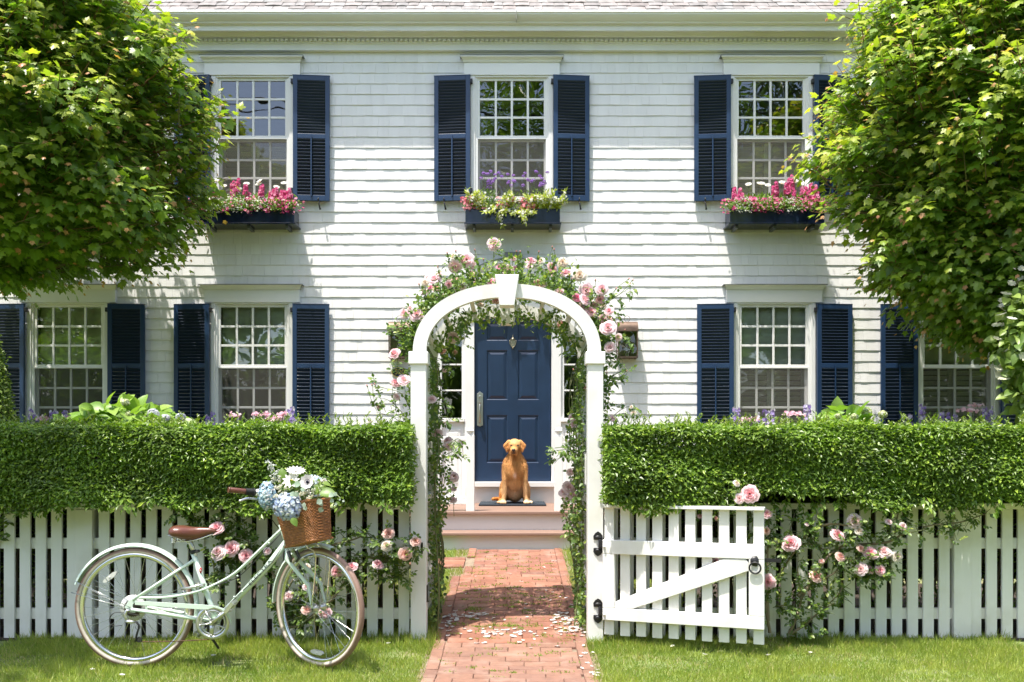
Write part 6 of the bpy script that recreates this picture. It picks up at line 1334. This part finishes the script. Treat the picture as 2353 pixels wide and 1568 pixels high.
cutf('astrantia',1400,590,'cluster of small white starry flowers at the basket rim',ZB-.2,clump(18,75,50,52)); cutf('astrantia',1560,520,'cluster of small white starry flowers behind the rim on the right',ZB-.15,clump(13,80,40,46))
cutf('stock_flower',1010,500,'cluster of small white flowers between the two large hydrangeas',ZB-.17,clump(20,65,70,44)); cutf('stock_flower',925,610,'small white flower tucked beside the aqua hydrangea',ZB-.26,clump(4,25,25,38)); cutf('stock_flower',1000,380,'loose pale blossoms left of the yellow-centred daisy',ZB-.1,clump(14,60,60,36))
def delph(m,c):
    a=gP(790,20,ZB-.1); b=gP(960,330,ZB-.1)
    for i in range(34):
        t=rng.random(); p=a*(1-t)+b*t+rv(1,.006)[0]+np.array([rng.normal(0,.004+.014*t),0,0]); k=5; m.scatter(*PETAL,np.tile(p,(k,1)),frames(rv(k)+[0,0,-.5],rv(k)),.016*rng.uniform(.7,1.1,k),mixc((.62,.68,.60),(.80,.82,.80),rng.random(k)))
    m.tube([a,b],.0018,n=4,col=(.15,.22,.06))
cutf('delphinium',960,330,'tall white delphinium spike rising from the basket bouquet',ZB-.1,delph)
e=empty('eucalyptus_sprig',gP(1850,560),'grey-green eucalyptus sprig hanging over the right side of the basket','foliage'); m=MB(); t=MB()
P=[];D=[]
for (x,y,s_) in ((1800,560,60),(1880,540,45),(1880,650,50),(1690,660,70),(1680,780,60),(1940,720,34),(2020,670,26),(1980,640,22),(1220,400,75),(1160,540,60),(1390,700,60),(1400,760,50),(1340,460,50),(1250,520,60),(1700,720,40)): P.append(gP(x,y,ZB-.24)); D.append((rng.normal(0,.6),-.2,-.6+rng.normal(0,.5),s_))
D=np.array(D); m.scatter(np.array(ROSEL[0])*[1.5,1,1],ROSEL[1],np.array(P),frames(D[:,:3],rv(len(P),.3)+[0,-1,.4]),np.array([gr_(s)*1.6 for s in D[:,3]]),mixc((.30,.40,.32),(.45,.53,.46),rng.random(len(P)))); part('leaves',m,mGARD,e)
t.tube(curve([gP(1650,620),gP(1800,560,ZB-.2),gP(1900,560,ZB-.22),gP(2000,640,ZB-.24)],12),.0015,n=4,col=(.3,.36,.2)); t.tube([gP(1650,640),gP(1690,720,ZB-.24),gP(1690,830,ZB-.24)],.0015,n=4,col=(.3,.36,.2)); part('stem',t,mSTEM,e)
e=empty('bouquet_leaves',gP(1500,560),'fresh green leaves tucked between the flowers in the basket','foliage'); m=MB(); n=70; P=gP(1330,560)+np.stack([rng.uniform(-.11,.13,n),rng.uniform(-.04,.1,n),rng.uniform(-.03,.08,n)],-1); m.scatter(*BIGL,P,frames(rv(n)+[0,-.2,.3],rv(n,.5)+[0,-.6,.8]),rng.uniform(.03,.06,n),mixc((.08,.16,.03),(.22,.32,.06),rng.random(n)))
m.scatter(*BIGL,[gP(1640,560,ZB-.2),gP(1500,500,ZB-.1),gP(1180,960,ZB-.27),gP(1050,330,ZB-.12),gP(1700,600,ZB-.18)],frames([(1,-.2,.12),(1,0,.15),(.6,-.3,-.7),(-.2,0,1),(.9,-.3,.35)],np.array([(0,-.7,.7)]*5)),np.array([.10,.09,.055,.07,.08]),np.tile((.15,.25,.04),(5,1))); part('leaves',m,mGARD,e)
# ================================================================= DOG
dgx=(1182.9-CX)/F*10.25; dgz=dz+.022
dog=MB()
def cap(p,q,r0,r1,k=9):
    p=np.array(p,float);q=np.array(q,float); r0=np.broadcast_to(r0,3);r1=np.broadcast_to(r1,3)
    for t in np.linspace(0,1,k): dog.ell(p+(q-p)*t,r0+(r1-r0)*t,n=14,m=9)
def el(c,r,M=None): dog.ell(c,r,n=18,m=12,M=M)
H=.0
el((-.002,.005,.662),(.073,.082,.068)); el((-.002,-.035,.645),(.064,.058,.058)); el((-.002,-.01,.625),(.070,.07,.05))
cap((-.006,-.06,.618),(-.013,-.140,.596),(.047,.04,.036),(.036,.028,.026)); cap((-.008,-.05,.585),(-.012,-.125,.565),(.036,.03,.022),(.024,.02,.014))
el((-.036,-.095,.575),(.020,.04,.030)); el((.012,-.095,.572),(.020,.04,.030)); el((-.036,-.060,.668),(.022,.018,.010)); el((.031,-.060,.666),(.022,.018,.010))
for s_ in (-1,1):
    x0=-.002; cap((x0+s_*.062,.004,.700),(x0+s_*.112,-.004,.650),(.022,.034,.018),(.014,.030,.022),7); cap((x0+s_*.112,-.004,.650),(x0+s_*.086,-.014,.592),(.013,.028,.02),(.009,.018,.016),7)
    el((x0+s_*.088,-.0,.655),(.026,.030,.036)); el((x0+s_*.080,-.008,.625),(.014,.026,.036))
cap((0,.03,.62),(0,.045,.50),(.070,.07,.06),(.083,.09,.07)); cap((0,.05,.50),(0,.05,.40),(.088,.09,.06),(.122,.115,.09))
for s_ in (-1,1): cap((s_*.05,.04,.54),(s_*.098,.045,.455),(.036,.05,.035),(.036,.055,.05))
el((0,.035,.37),(.126,.115,.14)); el((0,-.012,.37),(.072,.075,.10)); el((0,.06,.26),(.100,.11,.12)); cap((0,.10,.36),(0,.32,.16),(.118,.12,.13),(.125,.14,.14)); el((.0,.2,.13),(.10,.15,.12))
for s_ in (-1,1):
    el((s_*.104,.035,.40),(.040,.058,.085)); cap((s_*.108,.03,.38),(s_*.110,.010,.28),(.037,.048,.05),(.035,.042,.04))
    cap((s_*.110,.010,.28),(s_*(.114 if s_<0 else .119),-.0,.10),(.034,.038,.03),(.0245,.026,.02),16); xp=-.130 if s_<0 else .130
    cap((s_*.116,-.0,.10),(xp,-.006,.035),(.0245,.026,.02),(.029,.03,.02),8); el((xp,-.024,.022),(.036,.046,.022))
    for k in range(4): el((xp+(k-1.5)*.0175,-.060-(.005 if k in (1,2) else 0),.016),(.0095,.017,.0145))
    el((s_*.125,.24,.135),(.052,.13,.125)); el((s_*.135,.17,.10),(.045,.09,.08)); cap((s_*.135,.20,.05),(s_*.160,.06,.028),(.034,.04,.03),(.028,.034,.02)); el((s_*.172,.03,.018),(.03,.042,.018))
    for k in range(4): el((s_*.174+(k-1.5)*.014,.0,.014),(.0085,.014,.012))
tl=curve([(-.02,.38,.06),(-.10,.36,.05),(-.17,.24,.045),(-.215,.12,.05),(-.245,.06,.052)],20)
for i,p in enumerate(tl): q=i/19; rr=.032*(1-.45*q); dog.ell(p,(rr*1.15,rr*1.15,rr),n=12,m=8)
me0=dog.mesh('dogtmp'); o=bpy.data.objects.new('dogtmp',me0); COL.objects.link(o)
m1=o.modifiers.new('r','REMESH'); m1.mode='VOXEL'; m1.voxel_size=.005; m2=o.modifiers.new('s','SMOOTH'); m2.iterations=4; m2.factor=.5
bpy.context.view_layer.update(); me=bpy.data.meshes.new_from_object(o.evaluated_get(bpy.context.evaluated_depsgraph_get())); bpy.data.objects.remove(o)
me.name='body'; V=np.empty(len(me.vertices)*3); me.vertices.foreach_get('co',V); V=V.reshape(-1,3)
X,Y,Z=V.T
def g(c,r): return np.exp(-(((V-np.array(c))/np.array(r))**2).sum(1))
base=np.tile((.56,.285,.095),(len(V),1)); mixin=lambda c,w: base*(1-w[:,None])+np.array(c)*w[:,None]
base=mixin((.52,.235,.065),np.clip(g((0,.0,.36),(.09,.2,.13))*.8+g((0,-.02,.50),(.06,.1,.08))*.7,0,1))
base=mixin((.56,.22,.05),np.clip(g((-.1,0,.64),(.03,.06,.09))+g((.1,0,.64),(.03,.06,.09)),0,1)*.8)
base=mixin((.72,.47,.22),np.clip(g((-.11,0,.15),(.05,.08,.13))+g((.12,0,.15),(.05,.08,.13))+g((0,-.05,.70),(.06,.07,.03)),0,1)*.7)
base=mixin((.80,.66,.46),np.clip(g((-.128,-.03,.02),(.06,.07,.03))+g((.128,-.03,.02),(.06,.07,.03))+g((.172,.02,.02),(.05,.06,.02)),0,1))
base=mixin((.80,.62,.50),g((0,-.085,.315),(.018,.06,.034))*.9)
base=mixin((.62,.50,.38),np.clip(g((0,.1,.12),(.11,.14,.11)),0,1)*.7)
base=mixin((.60,.24,.05),np.clip((X<-.15)*(Z<.12)*(Y>.03)*1.0,0,1)*.8)
base=mixin((.30,.12,.035),np.clip(g((-.05,-.05,.61),(.025,.05,.03))+g((.045,-.05,.61),(.025,.05,.03))+g((0,-.03,.52),(.03,.06,.05)),0,1)*.6)
base=mixin((.10,.05,.035),np.clip(g((-.012,-.15,.577),(.026,.035,.020))*1.3,0,1)*.85)
base=mixin((.12,.05,.03),np.clip(g((-.036,-.075,.655),(.016,.02,.008))+g((.030,-.075,.653),(.016,.02,.008)),0,1)*.8)
at=me.attributes.get('col') or me.attributes.new('col','FLOAT_COLOR','POINT')
if at.domain!='POINT' or len(at.data)!=len(V): me.attributes.remove(at); at=me.attributes.new('col','FLOAT_COLOR','POINT')
at.data.foreach_set('color',np.c_[base,np.ones(len(V))].ravel().astype(np.float32)); me.polygons.foreach_set('use_smooth',np.ones(len(me.polygons),bool))
D_=empty('dog',(dgx,10.25,dgz),'golden red labrador sitting upright on the doormat facing the camera','dog')
me.materials.clear(); me.materials.append(mFUR); o=bpy.data.objects.new('body',me); COL.objects.link(o); o.parent=D_
dl=np.array([dgx,10.25,dgz])
Nn=np.empty(len(me.vertices)*3); me.vertex_normals.foreach_get('vector',Nn); Nn=Nn.reshape(-1,3); kk=rng.integers(0,len(V),52000)
kk=kk[~((np.abs(X[kk]+.013)<.03)&(Y[kk]<-.12)&(Z[kk]>.56))]; nn_=len(kk); gdir=np.tile([0,-.1,-1.],(nn_,1)); gdir[Z[kk]>.62]=[0,.5,-.6]; gdir=gdir+np.stack([np.sign(X[kk])*.25,0*kk,0*kk],-1); N0=Nn[kk]; tg=unit(gdir-N0*(gdir*N0).sum(1)[:,None]+rv(nn_,.12)); fd_=unit(tg+N0*.34)
ln=np.interp(Z[kk],[0,.06,.25,.45,.56,.7],[.006,.010,.017,.022,.014,.008])*rng.uniform(.7,1.3,nn_)
fu=MB(); fu.scatter(*BLADE,V[kk]+dl-N0*.001,frames(fd_,N0+rv(nn_,.2)),np.stack([rng.uniform(.0010,.0018,nn_),ln,ln],-1),base[kk]*rng.uniform(.5,1.4,(nn_,1))*(1+.12*np.sin(X[kk]*40+Z[kk]*25))[:,None]); part('coat',fu,mk('coat_hair',usecol=True,rough=.6,var=.05,spec=.3),D_)
for s_,x_ in ((-1,-.036),(1,.030)): t=MB(); t.ell(dl+[x_,-.078,.653],(.0125,.008,.0085),n=12,m=8); part('eye',t,mEYE,D_)
t=MB(); t.ell(dl+[-.014,-.164,.602],(.022,.013,.016),n=14,m=9); t.ell(dl+[-.014,-.158,.587],(.010,.009,.012),n=10,m=6); part('nose',t,mNOSE,D_)
t=MB(); t.tube(curve([dl+[-.046,-.10,.562],dl+[-.03,-.142,.560],dl+[-.013,-.151,.568],dl+[.004,-.142,.560],dl+[.02,-.10,.562]],14),.0022,n=6); part('mouth',t,mNOSE,D_)
# ================================================================= CAMERA, LIGHT, RENDER
cam=bpy.data.cameras.new('camera'); co=bpy.data.objects.new('camera',cam); COL.objects.link(co); co.location=(0,0,EYE); co.rotation_euler=(R(90),0,0)
cam.sensor_width=36; cam.lens=36*F/2353; cam.shift_y=(HOR-784)/2353; cam.clip_end=600; cam.clip_start=.05; scene.camera=co
sun=bpy.data.lights.new('sun','SUN'); so=bpy.data.objects.new('sun',sun); COL.objects.link(so); sun.energy=3.4; sun.angle=R(.5); sun.color=(1,.955,.88)
so.rotation_euler=Vector((-SUN).tolist()).to_track_quat('Z','Y').to_euler(); so.location=(-3,-4,12)
w=bpy.data.worlds.new('World'); scene.world=w; w.use_nodes=True; nt=w.node_tree; nt.nodes.clear(); bg=nt.nodes.new('ShaderNodeBackground'); ow=nt.nodes.new('ShaderNodeOutputWorld'); sk=nt.nodes.new('ShaderNodeTexSky'); sk.sky_type='NISHITA'; sk.sun_disc=False
sk.sun_elevation=math.asin(-SUN[2]); sk.sun_rotation=math.atan2(-SUN[0],-SUN[1])%(2*math.pi); sk.air_density=1; sk.dust_density=2.6; sk.ozone_density=1
bg.inputs[1].default_value=.15; nt.links.new(sk.outputs[0],bg.inputs[0]); nt.links.new(bg.outputs[0],ow.inputs[0])
vs=scene.view_settings; vs.view_transform='Standard'; vs.look='None'; vs.exposure=1.3; vs.gamma=1; vs.use_curve_mapping=False
scene.render.engine='CYCLES'; cy=scene.cycles; cy.max_bounces=10; cy.transparent_max_bounces=16; cy.diffuse_bounces=4; cy.glossy_bounces=4; cy.transmission_bounces=6; cy.caustics_reflective=False; cy.caustics_refractive=False
scene.render.resolution_x=1024; scene.render.resolution_y=682
